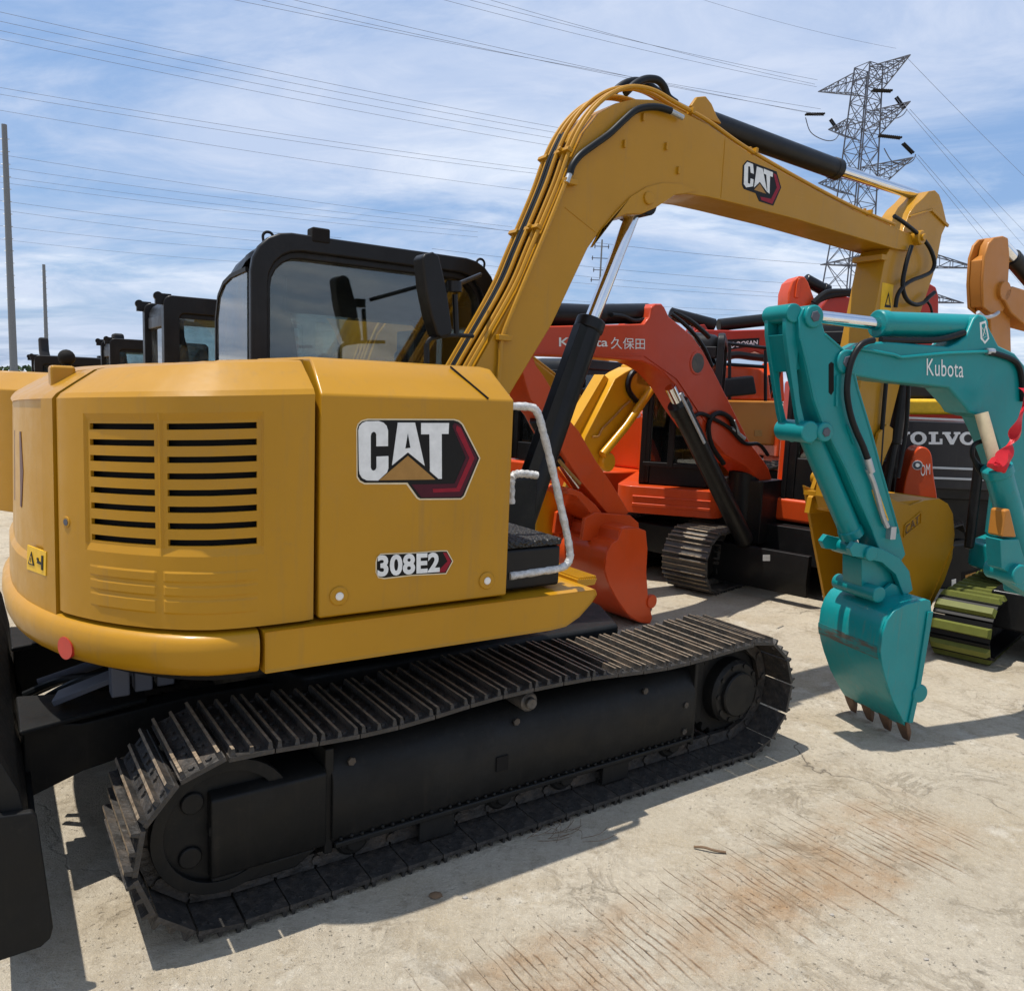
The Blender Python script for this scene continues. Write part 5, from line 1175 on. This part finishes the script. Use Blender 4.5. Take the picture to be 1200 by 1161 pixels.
# ================================================================== 11. neighbours on the far side, left
def neighbour(lat, dx, name_label, s=1.0, boom=True, eared=True, top=2.25, bx=0.0):
    F = Frame((U.O.x+U.n.x*lat+U.a.x*dx, U.O.y+U.n.y*lat+U.a.y*dx), U.yaw)
    r = thing('excavator', name_label, 'excavator', F, group='ochre excavators parked in a row on the left')
    o = MB(); rs = []
    for z, i in ((.77*s, 0), (1.50*s, 0), (1.60*s, .12)):
        rs.append([(x*s+(bx if x < -.2 else 0), y*s, z) for x, y in [(.25, SY+i)]+off(full, i)+[(.25, -SY-i)]])
    o.rings(rs); o.build('body_shell', 'yel3', r, .015)
    cab(r, -.745*s, .41*s, .02*s, .98*s, .95*s, top-.01, top-.62, .06 if eared else .12, .11, 'blk', 'glassr', ears=eared, tube_frame=False, seat=True)
    o = MB(); o.box(-.9, .9, -.5, .5, .25, .7); o.build('car_body', 'und', r, .02)
    for yo in (-1.1, .7):
        tr, _, _ = track(r, Frame(tuple(F.O+F.n*yo-F.a*1.14)[:2], F.yaw), 2.28, .285, .41, .15, shoe_m=('shoe2', 'shoe2'), detail=False); small_wheels(tr, 2.28, .285, .41, 'und', 4)
    if boom:
        o = MB(); bx = [(.55, 1.15), (.62, 1.5), (.80, 2.02), (1.0, 2.28), (1.25, 2.35), (1.6, 2.28), (2.6, 1.75), (3.3, 1.30), (3.35, 1.18), (3.2, 1.12), (2.5, 1.45), (1.6, 1.92), (1.3, 1.98), (1.1, 1.88), (.95, 1.6), (.85, 1.15)]
        o.prism(bx, -.35, -.08); bmn = o.build('boom', 'yel3', r, .012)
        for yy in (-.33, -.27, -.20, -.12):
            o = MB(); o.tube([(x-.02, yy, z+.035) for x, z in bx[:8]], .012, 8, smooth=4); o.build('hydraulic_pipe', 'yel3', bmn)
        o = MB(); o.prism([(3.2, 1.45), (3.4, 1.35), (3.0, .55), (2.85, .6)], -.3, -.12); o.build('arm', 'yel3', r, .01)
        o = MB(); o.prism([(2.8, .7), (3.1, .65), (3.25, .4), (3.1, .08), (2.75, .06), (2.62, .35)], -.55, .12); o.build('bucket', 'yel3', r, .03)
    return r
neighbour(3.08, .19, 'ochre excavator next beyond the foreground one, square black cab with lifting eyes', top=2.22, bx=-.34)
n4 = neighbour(5.0, 1.25, 'ochre excavator glimpsed through the foreground cab windows, its boom arched behind the glass', boom=False, top=2.42)
NF = Frame((U.O.x+U.n.x*5.0+U.a.x*1.25, U.O.y+U.n.y*5.0+U.a.y*1.25), U.yaw)
traced(n4, NF, 'boom', [(322, 420), (324, 372), (336, 352), (360, 340), (384, 342), (400, 354), (420, 380), (436, 420), (418, 420), (402, 384), (386, 362), (366, 356), (348, 364), (340, 384), (338, 420)], -1.6, -1.35, 'yel3', .01, k=2)
traced(n4, NF, 'bucket', [(428, 364), (436, 360), (470, 361), (484, 372), (490, 392), (486, 432), (430, 432)], -2.2, -1.6, 'yel3', .02)
neighbour(7.6, .36, 'ochre excavator third along the left row, only its black cab top showing', boom=False, top=2.06)
neighbour(10.6, -.3, 'ochre excavator farthest along the left row, low black cab top beside the thin pole', boom=False, top=1.86)

# ================================================================== poles, pylons, power lines, ground, trees
def pole(p_top, p_bot, D_, r, label, name='utility_pole', arms=False):
    t = at(p_top, D_); b = at(p_bot, D_); base = Vector((b.x, b.y, 0)); h = t.z
    root = thing(name, label, 'pole', loc=base)
    o = MB(); o.tubeP([Vector((0, 0, -.2)), Vector((0, 0, h))], [r, r*.62], 14, 0); o.build('shaft', 'conc', root)
    o = MB()
    for i in range(14): z = h*(.42+.041*i); o.tube([(-r*1.15, 0, z), (r*1.15, 0, z)], r*.10, 6)
    o.build('climbing_step', 'steel', root)
    if arms:
        for zz, w in ((h*.96, 1.1), (h*.89, 1.4), (h*.82, 1.1), (h*.76, 1.4)):
            o = MB(); o.bar((-w, 0, zz), (w, 0, zz), .1, .1); 
            for xx in (-w*.9, w*.9): o.cyl((xx, 0, zz-.3), (xx, 0, zz+.3), .07, 8)
            o.build('cross_arm', 'lat', root)
    return root
pole((4, 146), (17, 452), 26, .125, 'tall slim grey pole at the far left edge of the sky')
pole((51, 310), (55, 420), 40, .11, 'shorter thin grey pole right of the tall one, above the cab tops')
pole((707, 281), (703, 330), 120, .18, 'tiny distant pole with cross arms framed under the boom', arms=True)

def lattice(name, label, base, ax, h, wb, wt, arms, r=.055, bays=13, mat='lat'):
    """base: ground point; ax: unit vector of the cross-arms; arms: (z, length to -, length to +, depth)"""
    root = thing(name, label, 'pylon', loc=base); ay = Vector((-ax.y, ax.x, 0))
    def c(z, i):
        w = (wb+(wt-wb)*min(1, z/(h*.55)) if z < h*.55 else wt*(1-.35*(z-h*.55)/(h*.45)))/2
        sx, sy = ((-1, -1), (1, -1), (1, 1), (-1, 1))[i]; return ax*(sx*w)+ay*(sy*w)+Vector((0, 0, z))
    o = MB(); zs = [h*(1-(1-i/bays)**1.25) for i in range(bays+1)]
    for i in range(4):
        for a, b in zip(zs[:-1], zs[1:]):
            o.bar(c(a, i), c(b, i), r*2.2, r*2.2); j = (i+1) % 4
            o.bar(c(a, i), c(b, j), r*1.1, r*1.1); o.bar(c(a, j), c(b, i), r*1.1, r*1.1); o.bar(c(b, i), c(b, j), r*1.1, r*1.1)
            m = (c(a, i)+c(b, j))/2; e = (c(a, i)+c(b, i))/2; o.bar(m, e, r*.8, r*.8)
    o.build('tower_body', mat, root)
    for z, l0, l1, dp in arms:
        for sgn, L in ((-1, l0), (1, l1)):
            if not L: continue
            o = MB(); tipv = ax*(sgn*L)+Vector((0, 0, z)); ii = (1, 2) if sgn > 0 else (0, 3)
            A = [c(z, ii[0]), c(z, ii[1]), c(z-dp, ii[0]), c(z-dp, ii[1])] if dp > 0 else [c(z, ii[0]), c(z, ii[1]), c(z-dp, ii[0]), c(z-dp, ii[1])]
            for p in A: o.bar(p, tipv, r*1.6, r*1.6)
            k = 5
            for q in range(k):
                t0, t1 = q/k, (q+1)/k; P0 = [p.lerp(tipv, t0) for p in A]; P1 = [p.lerp(tipv, t1) for p in A]
                for u, v in ((0, 2), (1, 3), (0, 1), (2, 3)):
                    o.bar(P0[u], P0[v], r, r); o.bar(P0[u], P1[v], r, r)
            o.build('cross_arm', mat, root)
    return root
pl = at((959, 100), 94.7); pr = at((1058, 64), 85.0)
axv = Vector((pr.x-pl.x, pr.y-pl.y, 0)); hl = axv.length; axv.normalize()
ctr = at((1003, 240), 90.0); base = Vector((ctr.x, ctr.y, 0))
zt = (pl.z+pr.z)/2; dl = (Vector((pl.x, pl.y, 0))-base).dot(axv); dr = (Vector((pr.x, pr.y, 0))-base).dot(axv)
py = lattice('power_pylon', 'tall steel lattice power pylon above the boom with tilted cross-arms and insulators', base, axv, zt+.5, 5.6, 3.0, [(zt, -dl+1.0, dr, 2.0), (zt-4.6, 4.8, 5.6, 1.9), (zt-10.2, 5.6, 6.6, 2.0)])
def insul(parent, a, b):
    o = MB(); d = (b-a).normalized(); s = d.cross(Vector((0, 0, 1))).normalized()*.2
    for k in (-1, 1):
        n = 11
        o.tubeP([a+s*k+(b-a)*(i/(2*n)) for i in range(2*n+1)], [.135 if i % 2 else .08 for i in range(2*n+1)], 8, 0)
    o.build('insulator_string', 'gap', parent)
insq = [((1022, 106), (1045, 107), 86), ((1050, 114), (1060, 128), 86), ((1030, 159), (1056, 162), 86), ((1058, 168), (1070, 180), 86), ((944, 134), (966, 134), 94), ((973, 140), (982, 153), 94)]
pyinv = Matrix.Translation(-base)
for a, b, d_ in insq: insul(py, pyinv @ at(a, d_), pyinv @ at(b, d_))
for P, d_ in (([(1024, 120), (1034, 135), (1048, 139), (1058, 135), (1063, 128)], 86), ([(1036, 174), (1046, 190), (1060, 193), (1070, 188), (1073, 181)], 86), ([(944, 138), (950, 155), (965, 164), (978, 164), (985, 154)], 94)):
    o = MB(); o.tube([pyinv @ at(q, d_) for q in P], .05, 6, smooth=5); o.build('jumper_wire', 'lat', py)
c2 = at((1046, 400), 150.0); b2 = Vector((c2.x, c2.y, 0)); z2 = at((1046, 312), 150).z
ax2 = Vector((1, -.12, 0)).normalized()
lattice('power_pylon', 'second, more distant lattice pylon whose arm tips show either side of the ochre arm', b2, ax2, z2+5, 8, 4.2, [(z2, 14.0, 13.6, -3.2), (z2-6.2, 10, 11.6, -2.5), (z2-14.5, 11, 13, -2.5)], r=.10, bays=12)

WN = 0
def wire(A, B, zA, zB, label, r=.017, sag=.5, extend=0.0):
    """A, B picture points; zA, zB heights (m) of the cable at those points"""
    def P(q, z):
        d = ray(q); return CO+d*((z-CH)/d.z)
    a, b = P(A, zA), P(B, zB)
    d = b-a; a = a-d*extend
    o = MB(); n = 14; o.tube([a.lerp(b, i/n)-Vector((0, 0, sag*4*(i/n)*(1-i/n))) for i in range(n+1)], r, 5)
    w = o.build('power_line', 'lat', None); tag(w, label, 'power line', 'power lines crossing the sky'); return w
ordn = ['first', 'second', 'third', 'fourth', 'fifth', 'sixth', 'seventh', 'eighth', 'ninth', 'tenth']
def bundle(rows, where, z, **k):
    for i, (A, B) in enumerate(rows): wire(A, B, z, z, '%s power line from the top, %s' % (ordn[i], where), **k)
bundle([((295, -1), (962, 128)), ((325, -1), (950, 132)), ((362, -1), (966, 136))], 'of those entering the top edge left of the boom', 33, extend=.3)
bundle([((560, -2), (958, 94)), ((590, 0), (955, 99)), ((560, 6), (957, 102))], 'of those running to the pylon top arm', 38, extend=.3)
bundle([((0, 10), (700, 158)), ((0, 21), (700, 164)), ((0, 32), (700, 171)), ((0, 42), (700, 180))], 'of the highest bundle at the left edge', 30, extend=.2)
bundle([((0, 99), (640, 200)), ((0, 107), (640, 205)), ((0, 126), (640, 226))], 'of the second highest bundle at the left edge', 27, extend=.2)
bundle([((0, 178), (600, 266)), ((0, 193), (600, 271)), ((0, 204), (560, 272)), ((0, 211), (560, 278))], 'of the bundle just above the foreground cab', 24, extend=.2)
bundle([((0, 232), (400, 279)), ((0, 243), (400, 291)), ((0, 262), (360, 297)), ((0, 278), (360, 312))], 'of those crossing behind the foreground cab', 20, extend=.2)
bundle([((600, 268), (1000, 312)), ((600, 300), (1000, 336)), ((600, 312), (1000, 349)), ((600, 322), (1000, 352)), ((600, 345), (940, 366)), ((600, 352), (940, 372))], 'of those seen under the ochre boom', 17, extend=.2)
wire((832, -2), (1050, 57), 42, 41, 'single thin earth wire reaching the very top tip of the pylon', r=.013, extend=.3)
for i, (A, B, z0, z1) in enumerate((((1062, 128), (1230, 322), 34, 30), ((1066, 128), (1240, 312), 34, 30), ((1072, 182), (1240, 385), 28, 25), ((1076, 182), (1250, 378), 28, 25), ((1063, 68), (1230, 235), 40, 36))):
    wire(A, B, z0, z1, '%s power line descending right from the pylon arms' % ordn[i], r=.02, sag=.2)

# far tree line
o = MB(); _r.seed(5)
def leafcloud(o, c, rx, ry, rz, n):
    for _ in range(n):
        a = _r.uniform(0, 6.283); u = _r.uniform(-1, 1); q = _r.uniform(.4, 1)**.5
        p = Vector((c[0]+rx*q*math.cos(a)*math.sqrt(1-u*u), c[1]+ry*q*math.sin(a)*math.sqrt(1-u*u), c[2]+rz*q*u)); s = _r.uniform(.25, .7)
        d1 = Vector((_r.gauss(0, 1), _r.gauss(0, 1), _r.gauss(0, 1))).normalized(); d2 = d1.orthogonal().normalized()
        o.add([p+d1*s, p+d2*s*.6, p-d1*s, p-d2*s*.6], [[0, 1, 2, 3]])
for i in range(34):
    x = -130+i*9+_r.uniform(-3, 3); h = _r.uniform(.8, 1.5); leafcloud(o, (x, 120+_r.uniform(-4, 4), h*.8), 6, 3, h, 170)
tw = o.build('far_trees', 'leaf', None); tw['kind'] = 'stuff'; tw['label'] = 'low dark line of trees along the horizon'

# ground
def concrete():
    m, nt, b = newmat('yard_concrete')
    tc = node(nt, 'ShaderNodeTexCoord'); v = tc.outputs['Object']
    def dotv(vec, offp):
        s = node(nt, 'ShaderNodeVectorMath', operation='SUBTRACT'); nt.links.new(v, s.inputs[0]); s.inputs[1].default_value = offp
        d = node(nt, 'ShaderNodeVectorMath', operation='DOT_PRODUCT'); nt.links.new(s.outputs[0], d.inputs[0]); d.inputs[1].default_value = vec; return d.outputs['Value']
    big = noise(nt, v, .55, 6, .62, .32, .70); mid = noise(nt, v, 3.2, 8, .68, .34, .68); fine = noise(nt, v, 34, 6, .7, .35, .68); grit = noise(nt, v, 150, 3, .6, .42, .62)
    c = mixc(nt, big, (.455, .39, .285), (.615, .54, .42))
    mid = noise(nt, v, 2.6, 10, .74, .40, .60); c = mixc(nt, mathn(nt, 'MULTIPLY', mid, .55), c, (.62, .555, .445))
    yl = noise(nt, v, 1.6, 8, .72, .47, .61); c = mixc(nt, mathn(nt, 'MULTIPLY', yl, .5), c, (.45, .355, .225))
    blot = noise(nt, v, 5.2, 10, .76, .52, .64); c = mixc(nt, mathn(nt, 'MULTIPLY', blot, .42), c, (.31, .24, .155))
    pat = noise(nt, v, 13, 9, .78, .53, .64); c = mixc(nt, mathn(nt, 'MULTIPLY', pat, .5), c, (.24, .185, .12))
    wh = noise(nt, v, 3.3, 10, .80, .55, .64); c = mixc(nt, mathn(nt, 'MULTIPLY', wh, .62), c, (.70, .65, .55))
    fine = noise(nt, v, 42, 6, .75, .38, .62); c = mixc(nt, mathn(nt, 'MULTIPLY', fine, .30), c, (.25, .20, .135))
    grit = noise(nt, v, 170, 3, .7, .45, .60); c = mixc(nt, mathn(nt, 'MULTIPLY', grit, .30), c, (.66, .60, .50))
    pits = mathn(nt, 'MULTIPLY', noise(nt, v, 55, 5, .65, .63, .68), noise(nt, v, 1.3, 4, .6, .42, .58)); c = mixc(nt, mathn(nt, 'MULTIPLY', pits, .45), c, (.13, .095, .065))
    vein = node(nt, 'ShaderNodeTexNoise'); vein.inputs['Scale'].default_value = 3.2; vein.inputs['Detail'].default_value = 9; vein.inputs['Roughness'].default_value = .68; vein.inputs['Distortion'].default_value = 1.6; nt.links.new(v, vein.inputs['Vector'])
    vm_ = mathn(nt, 'SUBTRACT', 1.0, mathn(nt, 'MULTIPLY', mathn(nt, 'ABSOLUTE', mathn(nt, 'SUBTRACT', vein.outputs[0], .5)), 30.0), True)
    vm_ = mathn(nt, 'MULTIPLY', vm_, noise(nt, v, 2.3, 5, .6, .44, .62)); c = mixc(nt, mathn(nt, 'MULTIPLY', vm_, .34), c, (.29, .215, .13))
    st = noise(nt, v, 1.15, 10, .75, .56, .68); c = mixc(nt, mathn(nt, 'MULTIPLY', st, .45), c, (.31, .24, .155))
    # oil and damp spots
    sp = noise(nt, v, 4.5, 5, .6, .68, .73); c = mixc(nt, mathn(nt, 'MULTIPLY', sp, .6), c, (.15, .13, .10))
    # rusty grooves pressed in by a track: a band beside the machine
    u_ = dotv(tuple(T.a), tuple(T.O)); v_ = dotv(tuple(T.n), tuple(T.O))
    wob = node(nt, 'ShaderNodeTexNoise'); wob.inputs['Scale'].default_value = 5; wob.inputs['Detail'].default_value = 4; nt.links.new(v, wob.inputs['Vector'])
    wv = mathn(nt, 'MULTIPLY', mathn(nt, 'SUBTRACT', wob.outputs[0], .5), .5)
    def band(x, lo, hi, soft):
        a = node(nt, 'ShaderNodeMapRange', interpolation_type='SMOOTHSTEP'); a.inputs[1].default_value = lo; a.inputs[2].default_value = lo+soft; nt.links.new(x, a.inputs[0])
        e = node(nt, 'ShaderNodeMapRange', interpolation_type='SMOOTHSTEP'); e.inputs[1].default_value = hi-soft; e.inputs[2].default_value = hi; e.inputs[3].default_value = 1; e.inputs[4].default_value = 0; nt.links.new(x, e.inputs[0])
        return mathn(nt, 'MULTIPLY', a.outputs[0], e.outputs[0])
    vv = mathn(nt, 'ADD', v_, mathn(nt, 'MULTIPLY', wv, .5))
    bandm = mathn(nt, 'MULTIPLY', band(vv, -.93, -.42, .13), band(u_, .15, 2.75, .45))
    # separate stripe lanes with their own start and end
    us = mathn(nt, 'DIVIDE', mathn(nt, 'ADD', u_, mathn(nt, 'MULTIPLY', wv, .075)), .029)
    lane = mathn(nt, 'FLOOR', us); fr = mathn(nt, 'SUBTRACT', us, lane)
    wn = node(nt, 'ShaderNodeTexWhiteNoise', noise_dimensions='1D'); nt.links.new(lane, wn.inputs['W'])
    wn2 = node(nt, 'ShaderNodeTexWhiteNoise', noise_dimensions='1D'); nt.links.new(mathn(nt, 'ADD', lane, 17.3), wn2.inputs['W'])
    cen = mathn(nt, 'ADD', mathn(nt, 'MULTIPLY', wn2.outputs['Value'], .4), .3)
    lw = mathn(nt, 'ADD', mathn(nt, 'MULTIPLY', wn.outputs['Value'], .20), .07)
    ln = mathn(nt, 'SUBTRACT', 1.0, mathn(nt, 'DIVIDE', mathn(nt, 'ABSOLUTE', mathn(nt, 'SUBTRACT', fr, cen)), lw), True)
    v2 = mathn(nt, 'ADD', v_, mathn(nt, 'MULTIPLY', mathn(nt, 'SUBTRACT', wn.outputs['Value'], .5), .34))
    lm = mathn(nt, 'MULTIPLY', ln, band(v2, -.90, -.44, .16)); lm = mathn(nt, 'MULTIPLY', lm, band(u_, .2, 2.7, .3))
    brk = noise(nt, v, 8, 6, .7, .36, .56); lm = mathn(nt, 'MULTIPLY', lm, brk)
    rust = mathn(nt, 'MULTIPLY', bandm, noise(nt, v, 3.0, 7, .7, .40, .66))
    c = mixc(nt, mathn(nt, 'MULTIPLY', rust, .80), c, (.37, .215, .10))
    c = mixc(nt, mathn(nt, 'MULTIPLY', lm, .88), c, (.19, .098, .04))
    # cracks
    dist = node(nt, 'ShaderNodeVectorMath', operation='ADD'); nz = node(nt, 'ShaderNodeTexNoise'); nz.inputs['Scale'].default_value = 2.2; nz.inputs['Detail'].default_value = 5; nt.links.new(v, nz.inputs['Vector']); nt.links.new(v, dist.inputs[0]); nt.links.new(nz.outputs['Color'], dist.inputs[1])
    vo = node(nt, 'ShaderNodeTexVoronoi', feature='DISTANCE_TO_EDGE'); vo.inputs['Scale'].default_value = .42; nt.links.new(dist.outputs[0], vo.inputs['Vector'])
    cr = node(nt, 'ShaderNodeMapRange'); cr.inputs[1].default_value = 0; cr.inputs[2].default_value = .0045; cr.inputs[3].default_value = 1; cr.inputs[4].default_value = 0; nt.links.new(vo.outputs[0], cr.inputs[0])
    crm = mathn(nt, 'MULTIPLY', cr.outputs[0], noise(nt, v, .9, 4, .6, .5, .62))
    c = mixc(nt, mathn(nt, 'MULTIPLY', crm, .75), c, (.10, .08, .06))
    nt.links.new(c, b.inputs['Base Color']); b.inputs['Roughness'].default_value = .88; b.inputs['Specular IOR Level'].default_value = .25
    h = mathn(nt, 'ADD', mathn(nt, 'MULTIPLY', fine, .35), mathn(nt, 'ADD', mathn(nt, 'MULTIPLY', grit, .25), mathn(nt, 'MULTIPLY', mid, .5)))
    h = mathn(nt, 'SUBTRACT', h, mathn(nt, 'MULTIPLY', lm, 1.0)); h = mathn(nt, 'SUBTRACT', h, crm)
    h = mathn(nt, 'SUBTRACT', h, mathn(nt, 'MULTIPLY', pits, .8)); h = mathn(nt, 'SUBTRACT', h, mathn(nt, 'ADD', mathn(nt, 'MULTIPLY', vm_, .5), mathn(nt, 'MULTIPLY', pits, 1.2))); bump(nt, b, h, .9, .009); return m
o = MB(); o.add([(-900, -300, 0), (900, -300, 0), (900, 1500, 0), (-900, 1500, 0)], [[0, 1, 2, 3]])
structure(o.build('ground', concrete(), None))
# scraps lying about
def scrap(name, label, q, pts, r, mat, n=6):
    g = ground(q); o = MB(); o.tube([g+Vector(p) for p in pts], r, n, smooth=4); return tag(o.build(name, mat, None), label, 'twig' if name == 'twig' else 'scrap')
scrap('twig', 'small dry brown twig on the concrete beyond the grooves', (830, 997), [(-.05, .012, .008), (-.015, .0, .014), (.02, -.01, .01), (.06, -.012, .006)], .0045, 'twig')
g0 = ground((640, 985)); o = MB()
for k in range(16):
    a = _r.uniform(-.3, 1.6); p = Vector((_r.uniform(-.10, .14), _r.uniform(-.02, .06), .006)); l = _r.uniform(.05, .16)
    o.tube([g0+p, g0+p+Vector((math.cos(a)*l*.5, math.sin(a)*l*.5, .012)), g0+p+Vector((math.cos(a+.5)*l, math.sin(a+.5)*l, .002))], .0009, 4, smooth=3)
sg = o.build('straw', 'twig', None); sg['kind'] = 'stuff'; sg['label'] = 'thin tangle of straw beside the track'
for i, (q, s, lb) in enumerate((((511, 1050), .016, 'small dark lump of dirt on the concrete below the track middle'), ((545, 1052), .007, 'tiny pale pebble right of the dark dirt lump'), ((1085, 1124), .006, 'tiny pebble near the lower right corner'), ((975, 1072), .006, 'tiny pebble among the rusty grooves'))):
    g = ground(q); o = MB(); rs = []
    for a in [math.pi*(j+.02)/6.04 for j in range(7)]:
        rs.append([g+Vector((math.sin(a)*math.cos(6.283*k/9)*s*_r.uniform(.75, 1.25)*1.3, math.sin(a)*math.sin(6.283*k/9)*s*_r.uniform(.75, 1.25), s*.3-math.cos(a)*s*.6)) for k in range(9)])
    o.rings(rs); tag(o.build('pebble', 'stone' if i else 'twig', None), lb, 'pebble')

# ================================================================== light, sky, camera
sd = (T.a*-.246+T.n*.15+Vector((0, 0, 1))).normalized()          # towards the sun
su = bpy.data.lights.new('sun', 'SUN'); su.energy = 4.2; su.angle = R(.55); su.color = (1, .955, .88)
so = bpy.data.objects.new('sun', su); COL.objects.link(so); so.rotation_euler = (-sd).to_track_quat('-Z', 'Y').to_euler(); so.location = (0, 0, 30)
el = math.asin(sd.z); az = math.atan2(sd.x, sd.y)
w = bpy.data.worlds.new('World'); SC.world = w; w.use_nodes = True; nt = w.node_tree; nt.nodes.clear()
out = node(nt, 'ShaderNodeOutputWorld'); bg = node(nt, 'ShaderNodeBackground'); nt.links.new(bg.outputs[0], out.inputs[0]); bg.inputs[1].default_value = .10
sky = node(nt, 'ShaderNodeTexSky', sky_type='NISHITA'); sky.sun_disc = False; sky.sun_elevation = el; sky.sun_rotation = az; sky.air_density = 1.2; sky.dust_density = 1.0; sky.ozone_density = 1.5
tc = node(nt, 'ShaderNodeTexCoord'); sep = node(nt, 'ShaderNodeSeparateXYZ'); nt.links.new(tc.outputs['Generated'], sep.inputs[0])
zz = mathn(nt, 'ADD', mathn(nt, 'MAXIMUM', sep.outputs[2], 0.0), .13)
cx = mathn(nt, 'DIVIDE', sep.outputs[0], zz); cy = mathn(nt, 'DIVIDE', sep.outputs[1], zz)
cmb = node(nt, 'ShaderNodeCombineXYZ'); nt.links.new(cx, cmb.inputs[0]); nt.links.new(cy, cmb.inputs[1])
mp = node(nt, 'ShaderNodeMapping'); mp.inputs['Rotation'].default_value = (0, 0, R(22)); mp.inputs['Scale'].default_value = (.78, 1.25, 1); mp.inputs['Location'].default_value = (3.1, 1.7, 0); nt.links.new(cmb.outputs[0], mp.inputs[0])
def wn_(scale, det, rough, lo, hi, dist=0):
    n = node(nt, 'ShaderNodeTexNoise'); n.inputs['Scale'].default_value = scale; n.inputs['Detail'].default_value = det; n.inputs['Roughness'].default_value = rough; n.inputs['Distortion'].default_value = dist; nt.links.new(mp.outputs[0], n.inputs['Vector'])
    r = node(nt, 'ShaderNodeMapRange', interpolation_type='SMOOTHSTEP'); r.inputs[1].default_value = lo; r.inputs[2].default_value = hi; nt.links.new(n.outputs[0], r.inputs[0]); return r.outputs[0]
c1 = wn_(.75, 8, .62, .37, .64, .8); c2 = wn_(2.4, 9, .66, .38, .70, 1.0); c3 = wn_(.45, 3, .5, .42, .62)
cov = mathn(nt, 'ADD', mathn(nt, 'MULTIPLY', c1, .72), mathn(nt, 'MULTIPLY', c2, .30), True)
cov = mathn(nt, 'MULTIPLY', cov, .92)
cloud = mixc(nt, c3, (5.6, 6.3, 7.8), (9.2, 9.5, 9.8))
skyb = mixc(nt, .65, sky.outputs[0], (2.3, 3.9, 7.0))
nt.links.new(mixc(nt, cov, skyb, cloud), bg.inputs[0])

cam_d = bpy.data.cameras.new('camera'); cam_d.sensor_fit = 'HORIZONTAL'; cam_d.sensor_width = 36; cam_d.lens = CF/1200*36; cam_d.clip_start = .05; cam_d.clip_end = 4000
cam_o = bpy.data.objects.new('camera', cam_d); COL.objects.link(cam_o)
cam_o.matrix_world = Matrix(((RT.x, UP.x, -FW.x, 0), (RT.y, UP.y, -FW.y, 0), (RT.z, UP.z, -FW.z, CH), (0, 0, 0, 1)))
SC.camera = cam_o
SC.view_settings.view_transform = 'Standard'; SC.view_settings.look = 'None'; SC.view_settings.exposure = 0.27; SC.view_settings.gamma = 1
SC.render.resolution_x = 1024; SC.render.resolution_y = 990
SC.cycles.max_bounces = 8; SC.cycles.transparent_max_bounces = 16
